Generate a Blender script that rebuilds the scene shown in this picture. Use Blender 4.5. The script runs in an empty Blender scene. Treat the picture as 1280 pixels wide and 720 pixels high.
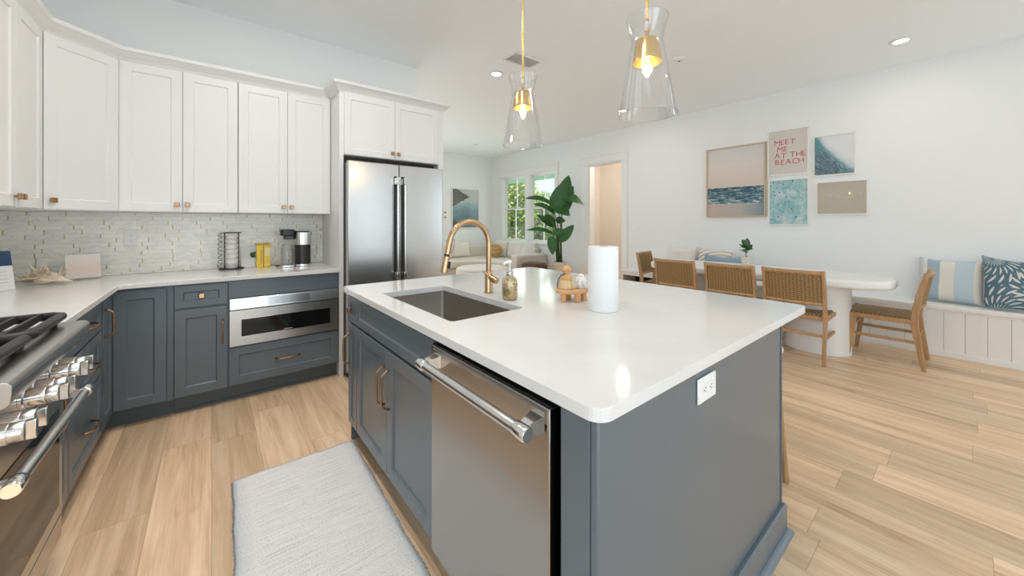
import bpy, bmesh, math, random
from mathutils import Vector, Matrix
random.seed(7)
PI = math.pi
sc = bpy.context.scene
COL = sc.collection

# ------------------------------------------------------------------ camera
cam_d = bpy.data.cameras.new('camera')
cam = bpy.data.objects.new('camera', cam_d)
COL.objects.link(cam)
cam.location = (0, 0, 1.30)
cam.rotation_euler = (PI/2, 0, -math.radians(39.1))
cam_d.sensor_width = 36
cam_d.lens = 462/1280*36
cam_d.shift_y = -82/1280
cam_d.clip_start = 0.02
cam_d.clip_end = 200
sc.camera = cam

# ------------------------------------------------------------------ light
sc.view_settings.view_transform = 'Standard'
sc.view_settings.look = 'None'
sc.view_settings.gamma = 1
sc.view_settings.use_curve_mapping = False
sc.view_settings.exposure = -0.20
sc.cycles.use_denoising = True
sc.cycles.max_bounces = 14
sc.cycles.diffuse_bounces = 8
sc.cycles.glossy_bounces = 6
sc.cycles.transmission_bounces = 8
sc.cycles.transparent_max_bounces = 24
sc.cycles.sample_clamp_indirect = 6
sc.cycles.caustics_reflective = False
sc.cycles.caustics_refractive = False

world = bpy.data.worlds.new('world')
sc.world = world
world.use_nodes = True
wn = world.node_tree
wn.nodes['Background'].inputs[0].default_value = (.78, .88, 1, 1)
wn.nodes['Background'].inputs[1].default_value = 1.6

def light(name, kind, loc, energy, color=(1, 1, 1), rot=(0, 0, 0), size=None, size_y=None, radius=None, parent=None, spot=None):
    d = bpy.data.lights.new(name, kind)
    d.energy = energy
    d.color = color
    if kind == 'AREA':
        if size_y:
            d.shape = 'RECTANGLE'; d.size = size; d.size_y = size_y
        else:
            d.shape = 'DISK'; d.size = size
    elif radius is not None:
        d.shadow_soft_size = radius
    if kind == 'SPOT':
        d.spot_size = spot; d.spot_blend = .6
    o = bpy.data.objects.new(name, d)
    o.location = loc; o.rotation_euler = rot
    if parent: o.parent = parent
    COL.objects.link(o)
    return o

sun = light('sun', 'SUN', (3, 3, 12), 9, (1, .95, .86), (math.radians(12), math.radians(-14), 0))
sun.data.angle = .02
# assumed daylight: unseen glazed doors and a window added behind the camera
DAY = 66
UNSEEN_WINS = [(.45, 1.25, .02, 2.55), (3.05, .42, .02, 2.55), (5.50, .38, .55, 2.5)]    # x centre, half width, sill, head
for (wx, wh, z0, z1), k in zip(UNSEEN_WINS, (.55, .36, 1.1)):
    light('daylight', 'AREA', (wx, -2.93, (z0+z1)/2), DAY*k*wh*(z1-z0)/2.2, (.785, .895, 1), (-PI/2, 0, PI), wh*2-.1, z1-z0-.1)
# unseen window added in the left wall for more light from behind
ADDED_LWIN = (-1.15, 1.3, .75, 2.45)
light('daylight', 'AREA', (-1.23, ADDED_LWIN[0], 1.6), 52, (.785, .895, 1), (0, -PI/2, 0), 1.6, 2.5)
# far wall doors, unseen and added for daylight; then the visible living room windows
ADDED_FWIN = (1.9, 1.5, .02, 2.5)
light('daylight', 'AREA', (ADDED_FWIN[0], 8.31, 1.26), 110, (.785, .895, 1), (-PI/2, 0, 0), 2.9, 2.4)
for wy in (6.13, 7.13): light('daylight', 'AREA', (6.085, wy, 1.64), 9, (.94, 1, .93), (0, PI/2, 0), 1.5, .6)
DOWN = 4.0

# ------------------------------------------------------------------ helpers
class MB:
    """collects shapes, links them as ONE mesh object"""
    def __init__(s): s.bm = bmesh.new()
    def box(s, x0, x1, y0, y1, z0, z1):
        if x0 > x1: x0, x1 = x1, x0
        if y0 > y1: y0, y1 = y1, y0
        if z0 > z1: z0, z1 = z1, z0
        v = [s.bm.verts.new(p) for p in ((x0,y0,z0),(x1,y0,z0),(x1,y1,z0),(x0,y1,z0),(x0,y0,z1),(x1,y0,z1),(x1,y1,z1),(x0,y1,z1))]
        fs = [s.bm.faces.new([v[i] for i in f]) for f in ((3,2,1,0),(4,5,6,7),(0,1,5,4),(1,2,6,5),(2,3,7,6),(3,0,4,7))]
        return fs
    def rbox(s, c, size, rot=(0,0,0)):
        """box by centre, size and euler"""
        M = Matrix.Translation(c) @ __import__('mathutils').Euler(rot).to_matrix().to_4x4() @ Matrix.Diagonal((*size, 1))
        bmesh.ops.create_cube(s.bm, size=1, matrix=M)
        return s
    def hexa(s, pts):
        """8 points: bottom loop then top loop"""
        v = [s.bm.verts.new(p) for p in pts]
        for f in ((3,2,1,0),(4,5,6,7),(0,1,5,4),(1,2,6,5),(2,3,7,6),(3,0,4,7)): s.bm.faces.new([v[i] for i in f])
        return s
    def tube(s, pts, r, n=10, cap=True, closed=False, flat=1.0, up=None):
        pts = [Vector(p) for p in pts]
        m = len(pts)
        rs = r if isinstance(r, (list, tuple)) else [r]*m
        T = []
        for i in range(m):
            if closed: t = pts[(i+1) % m]-pts[i-1]
            else: t = pts[min(i+1, m-1)]-pts[max(i-1, 0)]
            T.append(t.normalized())
        a = Vector(up) if up else Vector((0, 0, 1))
        if abs(T[0].dot(a)) > .95: a = Vector((1, 0, 0))
        u = (a - T[0]*a.dot(T[0])).normalized()
        rings = []
        for i in range(m):
            u = u - T[i]*u.dot(T[i])
            u = u.normalized() if u.length > 1e-6 else T[i].orthogonal().normalized()
            w = T[i].cross(u)
            rings.append([s.bm.verts.new(pts[i] + (u*math.cos(2*PI*k/n)*flat + w*math.sin(2*PI*k/n))*rs[i]) for k in range(n)])
        for i in range(m if closed else m-1):
            A, B = rings[i], rings[(i+1) % m]
            for k in range(n): s.bm.faces.new((A[k], A[(k+1) % n], B[(k+1) % n], B[k]))
        if cap and not closed:
            s.bm.faces.new(rings[0][::-1]); s.bm.faces.new(rings[-1])
        return s
    def cyl(s, p0, p1, r0, r1=None, n=24):
        return s.tube([p0, p1], [r0, r0 if r1 is None else r1], n)
    def lathe(s, prof, c=(0, 0, 0), n=32, sx=1, sy=1, close=False, axis='z'):
        """prof: list of (r, z); r = 0 closes to a pole"""
        rings = []
        def pt(r, z, k):
            a = 2*PI*k/n
            x, y = r*math.cos(a)*sx, r*math.sin(a)*sy
            if axis == 'z': return (c[0]+x, c[1]+y, c[2]+z)
            if axis == 'x': return (c[0]+z, c[1]+x, c[2]+y)
            return (c[0]+x, c[1]+z, c[2]-y)
        for r, z in prof:
            if r < 1e-6: rings.append([s.bm.verts.new(pt(0, z, 0))])
            else: rings.append([s.bm.verts.new(pt(r, z, k)) for k in range(n)])
        L = list(zip(rings, rings[1:]))
        if close: L.append((rings[-1], rings[0]))
        for A, B in L:
            for k in range(n):
                k2 = (k+1) % n
                if len(A) == 1 and len(B) == 1: continue
                if len(A) == 1: s.bm.faces.new((A[0], B[k2], B[k]))
                elif len(B) == 1: s.bm.faces.new((A[k], A[k2], B[0]))
                else: s.bm.faces.new((A[k], A[k2], B[k2], B[k]))
        return s
    def sphere(s, c, r, n=16, scale=(1, 1, 1)):
        M = Matrix.Translation(c) @ Matrix.Diagonal((r*scale[0], r*scale[1], r*scale[2], 1))
        bmesh.ops.create_uvsphere(s.bm, u_segments=n, v_segments=max(6, n//2), radius=1, matrix=M)
        return s
    def prism(s, poly, z0, z1, holes=()):
        """plan outline (x, y) lists extruded between z0 and z1, with holes"""
        if holes:
            ed = []
            for lp in [poly, *holes]:
                vs = [s.bm.verts.new((p[0], p[1], z0)) for p in lp]
                ed += [s.bm.edges.new((vs[i], vs[(i+1) % len(vs)])) for i in range(len(vs))]
            r = bmesh.ops.triangle_fill(s.bm, use_beauty=True, use_dissolve=False, edges=ed)
            fs = [g for g in r['geom'] if isinstance(g, bmesh.types.BMFace)]
        else:
            fs = [s.bm.faces.new([s.bm.verts.new((p[0], p[1], z0)) for p in poly])]
        r = bmesh.ops.extrude_face_region(s.bm, geom=fs)
        for v in r['geom']:
            if isinstance(v, bmesh.types.BMVert): v.co.z = z1
        return s
    def sweep(s, path, prof, closed=False):
        """plan path (x, y) with mitred corners; prof = closed loop of (offset to the left of travel, z)"""
        m = len(path); P = [Vector((*p, 0)) for p in path]
        rings = []
        for i in range(m):
            d0 = (P[i]-P[i-1]).normalized() if (i > 0 or closed) else None
            d1 = (P[(i+1) % m]-P[i]).normalized() if (i < m-1 or closed) else None
            d0 = d0 or d1; d1 = d1 or d0
            n0 = Vector((-d0.y, d0.x, 0)); n1 = Vector((-d1.y, d1.x, 0))
            b = (n0+n1).normalized(); k = 1/max(.2, b.dot(n0))
            rings.append([s.bm.verts.new((P[i].x+b.x*o*k, P[i].y+b.y*o*k, z)) for o, z in prof])
        n = len(prof)
        for i in range(m if closed else m-1):
            A, B = rings[i], rings[(i+1) % m]
            for k in range(n): s.bm.faces.new((A[k], A[(k+1) % n], B[(k+1) % n], B[k]))
        if not closed:
            s.bm.faces.new(rings[0][::-1]); s.bm.faces.new(rings[-1])
        return s
    def xform(s, M):
        bmesh.ops.transform(s.bm, matrix=M, verts=s.bm.verts[:]); return s
    def build(s, name, mat, parent=None, bevel=0, seg=2, smooth=False, sub=0, loc=None, solid=0):
        bmesh.ops.recalc_face_normals(s.bm, faces=s.bm.faces[:])
        me = bpy.data.meshes.new(name)
        s.bm.to_mesh(me); s.bm.free()
        return link(name, me, mat, parent, bevel, seg, smooth, sub, loc, solid)

def link(name, me, mat, parent=None, bevel=0, seg=2, smooth=False, sub=0, loc=None, solid=0):
    o = bpy.data.objects.new(name, me)
    COL.objects.link(o)
    for m in (mat if isinstance(mat, (list, tuple)) else [mat]): me.materials.append(m)
    if parent: o.parent = parent
    if loc: o.location = loc
    if solid:
        md = o.modifiers.new('solid', 'SOLIDIFY'); md.thickness = solid; md.offset = 0
    if bevel:
        md = o.modifiers.new('bevel', 'BEVEL'); md.width = bevel; md.segments = seg
        md.limit_method = 'ANGLE'; md.angle_limit = math.radians(40)
        md.harden_normals = False
    if sub:
        md = o.modifiers.new('sub', 'SUBSURF'); md.levels = sub; md.render_levels = sub
    if smooth or bevel:
        me.shade_smooth()
        if bevel or smooth == 'auto':
            try: me.set_sharp_from_angle(angle=math.radians(38))
            except Exception: pass
    return o

def tag(o, label=None, cat=None, group=None, kind=None):
    if label: o['label'] = label
    if cat: o['category'] = cat
    if group: o['group'] = group
    if kind: o['kind'] = kind
    return o

def thing(name, label, cat, loc=(0, 0, 0), rz=0, group=None):
    o = bpy.data.objects.new(name, None)
    o.empty_display_size = .1
    COL.objects.link(o)
    o.location = loc; o.rotation_euler = (0, 0, rz)
    return tag(o, label, cat, group)

def struct(o): o['kind'] = 'structure'; return o

def dup(root, loc, rz, label, group=None):
    r = root.copy(); COL.objects.link(r)
    r.location = loc; r.rotation_euler = (0, 0, rz); r['label'] = label
    if group: r['group'] = group
    for ch in root.children:
        c = ch.copy(); COL.objects.link(c); c.parent = r
        for g in ch.children:
            d = g.copy(); COL.objects.link(d); d.parent = c
    return r

def arc(cx, cy, r, a0, a1, n):
    return [(cx+r*math.cos(a0+(a1-a0)*i/n), cy+r*math.sin(a0+(a1-a0)*i/n)) for i in range(n+1)]

def rrect(x0, x1, y0, y1, r, n=6):
    return (arc(x1-r, y0+r, r, -PI/2, 0, n)+arc(x1-r, y1-r, r, 0, PI/2, n)+arc(x0+r, y1-r, r, PI/2, PI, n)+arc(x0+r, y0+r, r, PI, 1.5*PI, n))

def text_bm(mb, txt, size, place, depth=.002, jitter=0, spacing=1.0):
    """adds flat lettering (one glyph at a time) into mb; place maps (u, v, d) to a point"""
    x = 0
    for ch in txt:
        cu = bpy.data.curves.new('t', 'FONT'); cu.body = ch; cu.size = size; cu.extrude = depth/2; cu.resolution_u = 2
        to = bpy.data.objects.new('t', cu)
        COL.objects.link(to); bpy.context.view_layer.update()
        w = to.dimensions.x
        if ch == ' ':
            x += size*.35
        else:
            me = bpy.data.meshes.new_from_object(to)
            a = random.uniform(-jitter, jitter); dy = random.uniform(-jitter, jitter)*size*.3
            base = len(mb.bm.verts)
            tb = bmesh.new(); tb.from_mesh(me)
            mp = {}
            mnx = min((v.co.x for v in tb.verts), default=0)
            for v in tb.verts:
                cx, cy = v.co.x-mnx, v.co.y
                u = cx*math.cos(a)-cy*math.sin(a); q = cx*math.sin(a)+cy*math.cos(a)
                mp[v] = mb.bm.verts.new(place(x+u, q+dy, v.co.z))
            for f in tb.faces:
                try: mb.bm.faces.new([mp[v] for v in f.verts])
                except ValueError: pass
            tb.free(); bpy.data.meshes.remove(me)
            x += (w+size*.12)*spacing
        bpy.data.objects.remove(to); bpy.data.curves.remove(cu)
    return x

# ------------------------------------------------------------------ materials
class NT:
    def __init__(s, name):
        s.m = bpy.data.materials.new(name); s.m.use_nodes = True
        s.t = s.m.node_tree; s.b = s.t.nodes['Principled BSDF']; s.out = s.t.nodes['Material Output']
    def n(s, typ, **kw):
        nd = s.t.nodes.new('ShaderNode'+typ)
        for k, v in kw.items():
            if k.startswith('i'):
                key = k[1:]
                nd.inputs[int(key) if key.isdigit() else key.replace('_', ' ')].default_value = v
            else: setattr(nd, k, v)
        return nd
    def l(s, a, b): s.t.links.new(a, b); return s
    def math(s, op, a, b=None, c=None):
        nd = s.n('Math', operation=op)
        for i, x in enumerate((a, b, c)):
            if x is None: continue
            if isinstance(x, (int, float)): nd.inputs[i].default_value = x
            else: s.l(x, nd.inputs[i])
        return nd.outputs[0]
    def mix(s, f, a, b, mode='MIX'):
        nd = s.n('MixRGB', blend_type=mode)
        for i, x in enumerate((f, a, b)):
            if isinstance(x, (int, float)): nd.inputs[i].default_value = x
            elif isinstance(x, (tuple, list)): nd.inputs[i].default_value = (*x[:3], 1)
            else: s.l(x, nd.inputs[i])
        return nd.outputs[0]
    def ramp(s, f, stops, interp='LINEAR'):
        nd = s.n('ValToRGB'); cr = nd.color_ramp; cr.interpolation = interp
        while len(cr.elements) < len(stops): cr.elements.new(.5)
        for e, (p, c) in zip(cr.elements, stops):
            e.position = p; e.color = (*c, 1) if isinstance(c, (tuple, list)) else (c, c, c, 1)
        s.l(f, nd.inputs[0]); return nd.outputs[0]
    def coord(s, kind='Object', scale=(1, 1, 1), rot=(0, 0, 0), loc=(0, 0, 0)):
        tc = s.n('TexCoord'); mp = s.n('Mapping')
        mp.inputs['Scale'].default_value = scale; mp.inputs['Rotation'].default_value = rot; mp.inputs['Location'].default_value = loc
        s.l(tc.outputs[kind], mp.inputs[0]); return mp.outputs[0]
    def noise(s, vec, scale, detail=3, rough=.5, dist=0):
        nd = s.n('TexNoise'); nd.inputs['Scale'].default_value = scale; nd.inputs['Detail'].default_value = detail
        nd.inputs['Roughness'].default_value = rough; nd.inputs['Distortion'].default_value = dist
        if vec is not None: s.l(vec, nd.inputs['Vector'])
        return nd.outputs[0]
    def sep(s, vec):
        nd = s.n('SeparateXYZ'); s.l(vec, nd.inputs[0]); return nd.outputs
    def comb(s, x, y, z):
        nd = s.n('CombineXYZ')
        for i, v in enumerate((x, y, z)):
            if isinstance(v, (int, float)): nd.inputs[i].default_value = v
            else: s.l(v, nd.inputs[i])
        return nd.outputs[0]
    def bump(s, h, strength=.3, dist=.01):
        nd = s.n('Bump'); nd.inputs['Strength'].default_value = strength; nd.inputs['Distance'].default_value = dist
        s.l(h, nd.inputs['Height']); s.l(nd.outputs[0], s.b.inputs['Normal']); return s
    def base(s, c):
        if isinstance(c, (tuple, list)): s.b.inputs['Base Color'].default_value = (*c[:3], 1)
        else: s.l(c, s.b.inputs['Base Color'])
        return s
    def set(s, **kw):
        for k, v in kw.items():
            i = s.b.inputs[k.replace('_', ' ')]
            if isinstance(v, (int, float)): i.default_value = v
            elif isinstance(v, (tuple, list)): i.default_value = (*v[:3], 1)
            else: s.l(v, i)
        return s

def plain(name, c, rough=.5, metal=0, var=.04, scale=6, bump=0, bscale=200, **kw):
    """paint, plastic or metal with a faint unevenness"""
    t = NT(name); v = t.coord()
    nz = t.noise(v, scale, 3)
    lo = tuple(x*(1-var) for x in c); hi = tuple(min(1, x*(1+var)) for x in c)
    t.base(t.mix(nz, lo, hi)).set(Roughness=rough, Metallic=metal, **kw)
    if bump: t.bump(t.noise(v, bscale, 2), bump, .002)
    return t.m

def steel(name, c=(.58, .575, .57), rough=.24, axis='z', aniso=90):
    """brushed stainless steel"""
    t = NT(name)
    sx = {'z': (aniso, aniso, .6), 'x': (.6, aniso, aniso), 'y': (aniso, .6, aniso)}[axis]
    nz = t.noise(t.coord(scale=sx), 8, 2)
    t.base(t.mix(nz, tuple(x*.97 for x in c), tuple(min(1, x*1.03) for x in c))).set(Metallic=1)
    t.set(Roughness=t.math('MULTIPLY_ADD', nz, .06, rough-.03))
    return t.m

def wood(name, dark, light_, axis='z', scale=1, rough=.45, streak=10):
    t = NT(name)
    k = {'z': (streak, streak, 1.2), 'x': (1.2, streak, streak), 'y': (streak, 1.2, streak)}[axis]
    v = t.coord(scale=tuple(x*scale for x in k))
    a = t.noise(v, 3, 5, .6, .6); b = t.noise(v, 14, 3, .6)
    f = t.math('MULTIPLY_ADD', b, .35, t.math('MULTIPLY', a, .75))
    t.base(t.ramp(f, [(.3, dark), (.72, light_)])).set(Roughness=rough)
    t.bump(f, .08, .003)
    return t.m

def emit(name, c, s):
    t = NT(name); t.base((0, 0, 0)).set(Emission_Color=c, Emission_Strength=s, Roughness=.5); return t.m

def thin_glass(name, tint=(1, 1, 1), edge=.5, lo=.04, rough=.0):
    """clear sheet: lets light pass, mirrors more towards grazing angles"""
    t = NT(name)
    tr = t.n('BsdfTransparent'); tr.inputs[0].default_value = (*tint, 1)
    gl = t.n('BsdfGlossy'); gl.inputs['Roughness'].default_value = rough
    lw = t.n('LayerWeight'); lw.inputs[0].default_value = .35
    f = t.math('MULTIPLY_ADD', lw.outputs['Facing'], edge, lo)
    mx = t.n('MixShader')
    t.l(f, mx.inputs[0]); t.l(tr.outputs[0], mx.inputs[1]); t.l(gl.outputs[0], mx.inputs[2])
    t.l(mx.outputs[0], t.out.inputs[0])
    return t.m

def m_floor():
    t = NT('oak_planks'); v = t.coord()
    x, y, z = t.sep(v)
    pw, pl = .215, 1.6
    row = t.math('FLOOR', t.math('DIVIDE', x, pw))
    rn = t.n('TexWhiteNoise', noise_dimensions='1D'); t.l(row, rn.inputs['W'])
    ys = t.math('ADD', t.math('DIVIDE', y, pl), t.math('MULTIPLY', rn.outputs['Value'], 7.3))
    cell = t.math('FLOOR', ys)
    pn = t.n('TexWhiteNoise', noise_dimensions='2D'); t.l(t.comb(row, cell, 0), pn.inputs['Vector'])
    pid = pn.outputs['Value']
    fx = t.math('FRACT', t.math('DIVIDE', x, pw)); fy = t.math('FRACT', ys)
    ex = t.math('MINIMUM', fx, t.math('SUBTRACT', 1, fx)); ey = t.math('MINIMUM', fy, t.math('SUBTRACT', 1, fy))
    seam = t.math('MAXIMUM', t.math('LESS_THAN', ex, .008), t.math('LESS_THAN', ey, .0012))
    g = t.comb(t.math('ADD', t.math('MULTIPLY', x, 10), t.math('MULTIPLY', pid, 50)), t.math('ADD', t.math('MULTIPLY', y, .55), t.math('MULTIPLY', pid, 31)), 0)
    n1 = t.noise(g, 1.5, 5, .58, .7)
    g2 = t.comb(t.math('MULTIPLY', x, 60), t.math('ADD', t.math('MULTIPLY', y, 2.2), t.math('MULTIPLY', pid, 9)), pid)
    n2 = t.noise(g2, 2.2, 3, .6)
    g3 = t.comb(t.math('MULTIPLY', x, 4), t.math('ADD', t.math('MULTIPLY', y, 1.1), t.math('MULTIPLY', pid, 17)), pid)
    knots = t.ramp(t.noise(g3, 3.1, 2, .5, .5), [(.66, 0.0), (.78, 1.0)])
    f = t.math('ADD', t.math('MULTIPLY', n1, .72), t.math('MULTIPLY', n2, .28))
    c = t.ramp(f, [(.30, (.43, .285, .180)), (.40, (.60, .415, .265)), (.50, (.71, .505, .330)), (.64, (.82, .625, .450))])
    c = t.mix(1, c, t.ramp(pid, [(0, (.84, .83, .82)), (.5, (1, 1, 1)), (1, (1.10, 1.08, 1.06))]), 'MULTIPLY')
    c = t.mix(t.math('MULTIPLY', knots, .45), c, (.24, .135, .07))
    c = t.mix(t.math('MULTIPLY', seam, .30), c, (.13, .075, .04))
    t.base(c).set(Roughness=t.math('MULTIPLY_ADD', n2, .16, .30), Specular_IOR_Level=.35)
    t.bump(t.math('SUBTRACT', t.math('MULTIPLY', f, .3), seam), .12, .003)
    return t.m

def m_mosaic():
    """thin marble strips set with small brass inserts"""
    t = NT('marble_mosaic'); v = t.coord()
    x, y, z = t.sep(v)
    s_ = t.math('ADD', x, y); h = .032; L = .17
    zr = t.math('DIVIDE', z, h); row = t.math('FLOOR', zr); fz = t.math('FRACT', zr)
    wn_ = t.n('TexWhiteNoise', noise_dimensions='1D'); t.l(row, wn_.inputs['W'])
    sx = t.math('ADD', t.math('DIVIDE', s_, L), t.math('MULTIPLY', wn_.outputs['Value'], 9.7))
    cell = t.math('FLOOR', sx); fx = t.math('FRACT', sx)
    cn = t.n('TexWhiteNoise', noise_dimensions='2D'); t.l(t.comb(row, cell, 0), cn.inputs['Vector'])
    has = t.math('GREATER_THAN', cn.outputs['Value'], .30)
    gold = t.math('MULTIPLY', t.math('LESS_THAN', fx, .042), has)
    seam = t.math('MAXIMUM', t.math('LESS_THAN', fz, .075), t.math('LESS_THAN', fx, .012))
    vein = t.noise(t.comb(t.math('ADD', s_, t.math('MULTIPLY', cn.outputs['Value'], 30)), t.math('MULTIPLY', z, 2.4), 0), 6, 4, .55, 2.0)
    marble = t.ramp(vein, [(.40, (.95, .92, .86)), (.52, (.92, .90, .85)), (.57, (.74, .73, .70)), (.62, (.93, .91, .86))])
    marble = t.mix(1, marble, t.ramp(cn.outputs['Value'], [(0, (.90, .90, .89)), (1, (1, 1, .99))]), 'MULTIPLY')
    c = t.mix(gold, marble, (.56, .43, .20))
    c = t.mix(t.math('MULTIPLY', seam, .5), c, (.55, .54, .50))
    t.base(c).set(Roughness=t.math('MULTIPLY_ADD', gold, .05, .22), Metallic=t.math('MULTIPLY', gold, .3))
    t.bump(t.math('SUBTRACT', 1, seam), .15, .002)
    return t.m

def m_quartz():
    t = NT('white_quartz'); v = t.coord()
    a = t.noise(v, 2.2, 6, .6, 1.5); sp = t.noise(v, 260, 2)
    c = t.ramp(a, [(.35, (.71, .705, .705)), (.7, (.755, .75, .75))])
    t.base(t.mix(t.math('MULTIPLY', sp, .08), c, (.62, .6, .58))).set(Roughness=.11, Specular_IOR_Level=.5)
    return t.m

def m_weave(name, a, b, sx=46, sy=60):
    """diagonal cord weave, coordinates from UV"""
    t = NT(name); u, w, _ = t.sep(t.coord('UV'))
    p = t.math('MULTIPLY', u, sx); q = t.math('MULTIPLY', w, sy)
    r = t.math('FLOOR', p)
    zig = t.math('ADD', q, t.math('MULTIPLY', t.math('PINGPONG', p, 1), 1.0))
    st = t.math('PINGPONG', zig, .5); col = t.math('PINGPONG', p, .5)
    hgt = t.math('MULTIPLY', t.math('MULTIPLY', st, 2), t.math('MULTIPLY_ADD', col, 1.2, .4))
    nz = t.noise(t.coord('UV', (sx*.5, sy*.5, 1)), 3, 2)
    f = t.math('MULTIPLY_ADD', nz, .35, t.math('MULTIPLY', hgt, .75))
    t.base(t.ramp(f, [(.12, a), (.75, b)])).set(Roughness=.7)
    t.bump(hgt, .6, .006)
    return t.m

def m_fabric(name, c, rough=.9, sc_=300, var=.07):
    t = NT(name); v = t.coord()
    wv = t.noise(v, sc_, 2); n2 = t.noise(v, 4, 3)
    f = t.math('MULTIPLY_ADD', wv, .5, t.math('MULTIPLY', n2, .5))
    t.base(t.mix(f, tuple(x*(1-var) for x in c), tuple(min(1, x*(1+var)) for x in c))).set(Roughness=rough, Sheen_Weight=.2)
    t.bump(wv, .25, .002)
    return t.m

def m_rug():
    t = NT('woven_rug'); v = t.coord()
    x, y, z = t.sep(v)
    st = t.noise(t.comb(t.math('MULTIPLY', x, 2.2), t.math('MULTIPLY', y, 60), 0), 2.2, 4, .8)
    kn = t.noise(t.comb(t.math('MULTIPLY', x, 150), t.math('MULTIPLY', y, 330), 0), 1.0, 2, .7)
    f = t.math('MULTIPLY_ADD', kn, .50, t.math('MULTIPLY', st, .52))
    c = t.ramp(f, [(.36, (.38, .45, .53)), (.45, (.66, .67, .69)), (.52, (.84, .81, .78)), (.72, (.92, .89, .85))])
    edge = t.math('ABSOLUTE', x)
    e = t.ramp(t.math('ADD', edge, t.math('MULTIPLY', st, .08)), [(.26, 0.0), (.32, 1.0)])
    c = t.mix(t.math('MULTIPLY', e, .5), c, t.ramp(kn, [(.35, (.20, .29, .40)), (.6, (.62, .70, .75))]))
    t.base(c).set(Roughness=.95)
    t.bump(kn, .7, .006)
    return t.m

M = {}
M['floor'] = m_floor(); M['mosaic'] = m_mosaic(); M['quartz'] = m_quartz()
M['wall'] = plain('wall_paint', (.83, .84, .845), .62, var=.012, scale=2)
M['ceiling'] = plain('ceiling_paint', (.89, .925, .955), .8, var=.01, scale=2)
M['trim'] = plain('trim_paint', (.83, .83, .82), .4, var=.01)
M['white_cab'] = plain('white_cabinet_paint', (.80, .80, .795), .36, var=.012)
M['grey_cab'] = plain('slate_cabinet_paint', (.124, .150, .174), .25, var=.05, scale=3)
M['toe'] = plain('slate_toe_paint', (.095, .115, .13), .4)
M['brown_void'] = plain('void_shade_brown', (.035, .02, .014), .5)
M['steel'] = steel('brushed_steel'); M['steel_h'] = steel('brushed_steel_level', axis='x')
M['steel_y'] = steel('brushed_steel_deep', axis='y')
M['steel_dark'] = steel('sink_steel', (.46, .43, .39), .34, 'x')
M['chrome'] = plain('polished_chrome', (.80, .80, .80), .10, 1, var=.02)
M['satin'] = plain('satin_steel', (.72, .72, .71), .22, 1, var=.02)
M['grey_side'] = plain('grey_appliance_side', (.16, .165, .17), .4, .5)
M['black'] = plain('black_plastic', (.012, .012, .013), .35, var=.1)
M['black_glass'] = plain('black_glass', (.006, .006, .007), .06, var=.05)
M['iron'] = plain('cast_iron', (.022, .021, .022), .5, var=.3, scale=40, bump=.3)
M['bronze'] = plain('brushed_bronze', (.40, .235, .125), .30, 1, var=.08)
M['brass'] = plain('aged_brass', (.70, .45, .20), .27, 1, var=.06)
M['gold'] = plain('satin_gold', (.80, .55, .20), .25, 1, var=.05)
M['champagne'] = plain('champagne_bronze', (.56, .37, .215), .27, 1, var=.05)
M['glass'] = thin_glass('clear_glass', (.985, .985, .985), edge=.85, lo=.055)
M['pane'] = thin_glass('window_glass', (.97, .99, .98), .4, .03)
M['acrylic'] = thin_glass('acrylic', (.96, .97, .97), .3, .06)
M['oak'] = wood('chair_teak', (.30, .165, .070), (.52, .315, .155))
M['bamboo'] = wood('bamboo', (.55, .27, .10), (.72, .42, .19), 'x', rough=.4)
M['frame_oak'] = wood('pale_oak_frame', (.47, .34, .20), (.64, .50, .33))
M['weave'] = m_weave('cord_weave', (.10, .052, .018), (.46, .29, .125), 15, 13)
M['white'] = plain('white_plastic', (.82, .82, .81), .35, var=.01)
M['offwhite'] = plain('off_white', (.80, .78, .74), .5, var=.02)
M['paper'] = plain('paper', (.79, .79, .79), .85, var=.02, bump=.25, bscale=120)
M['table'] = plain('white_table_lacquer', (.80, .80, .795), .3, var=.01)
M['slot'] = plain('socket_slot', (.05, .05, .05), .5)
M['sofa'] = m_fabric('cream_upholstery', (.70, .64, .56))
M['sofa_cush'] = m_fabric('cream_cushion', (.76, .71, .64))
M['leather'] = plain('brown_leather', (.10, .04, .02), .55, var=.2, bump=.2, bscale=60)
M['rattan'] = plain('rattan', (.46, .27, .09), .7, var=.3, scale=60, bump=.5, bscale=90)
M['pot'] = plain('cream_pot', (.62, .54, .44), .7, var=.08)
M['soil'] = plain('soil', (.03, .02, .014), .95, var=.4, scale=60)
M['led'] = emit('lit_lens', (1, .96, .90), 14)
M['filament'] = emit('lit_filament', (1, .72, .36), 60)
M['yellow'] = plain('yellow_carton', (.80, .56, .06), .45, var=.08)

# ================================================================== THE SETTING
CZ = 3.05; XL, XR = -1.10, 5.95; YB, YK, YF = -2.80, 3.95, 8.18; KX = 1.825
def sbox(name, boxes, mat, bevel=0):
    b = MB()
    for q in boxes: b.box(*q)
    return struct(b.build(name, mat, bevel=bevel))

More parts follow.
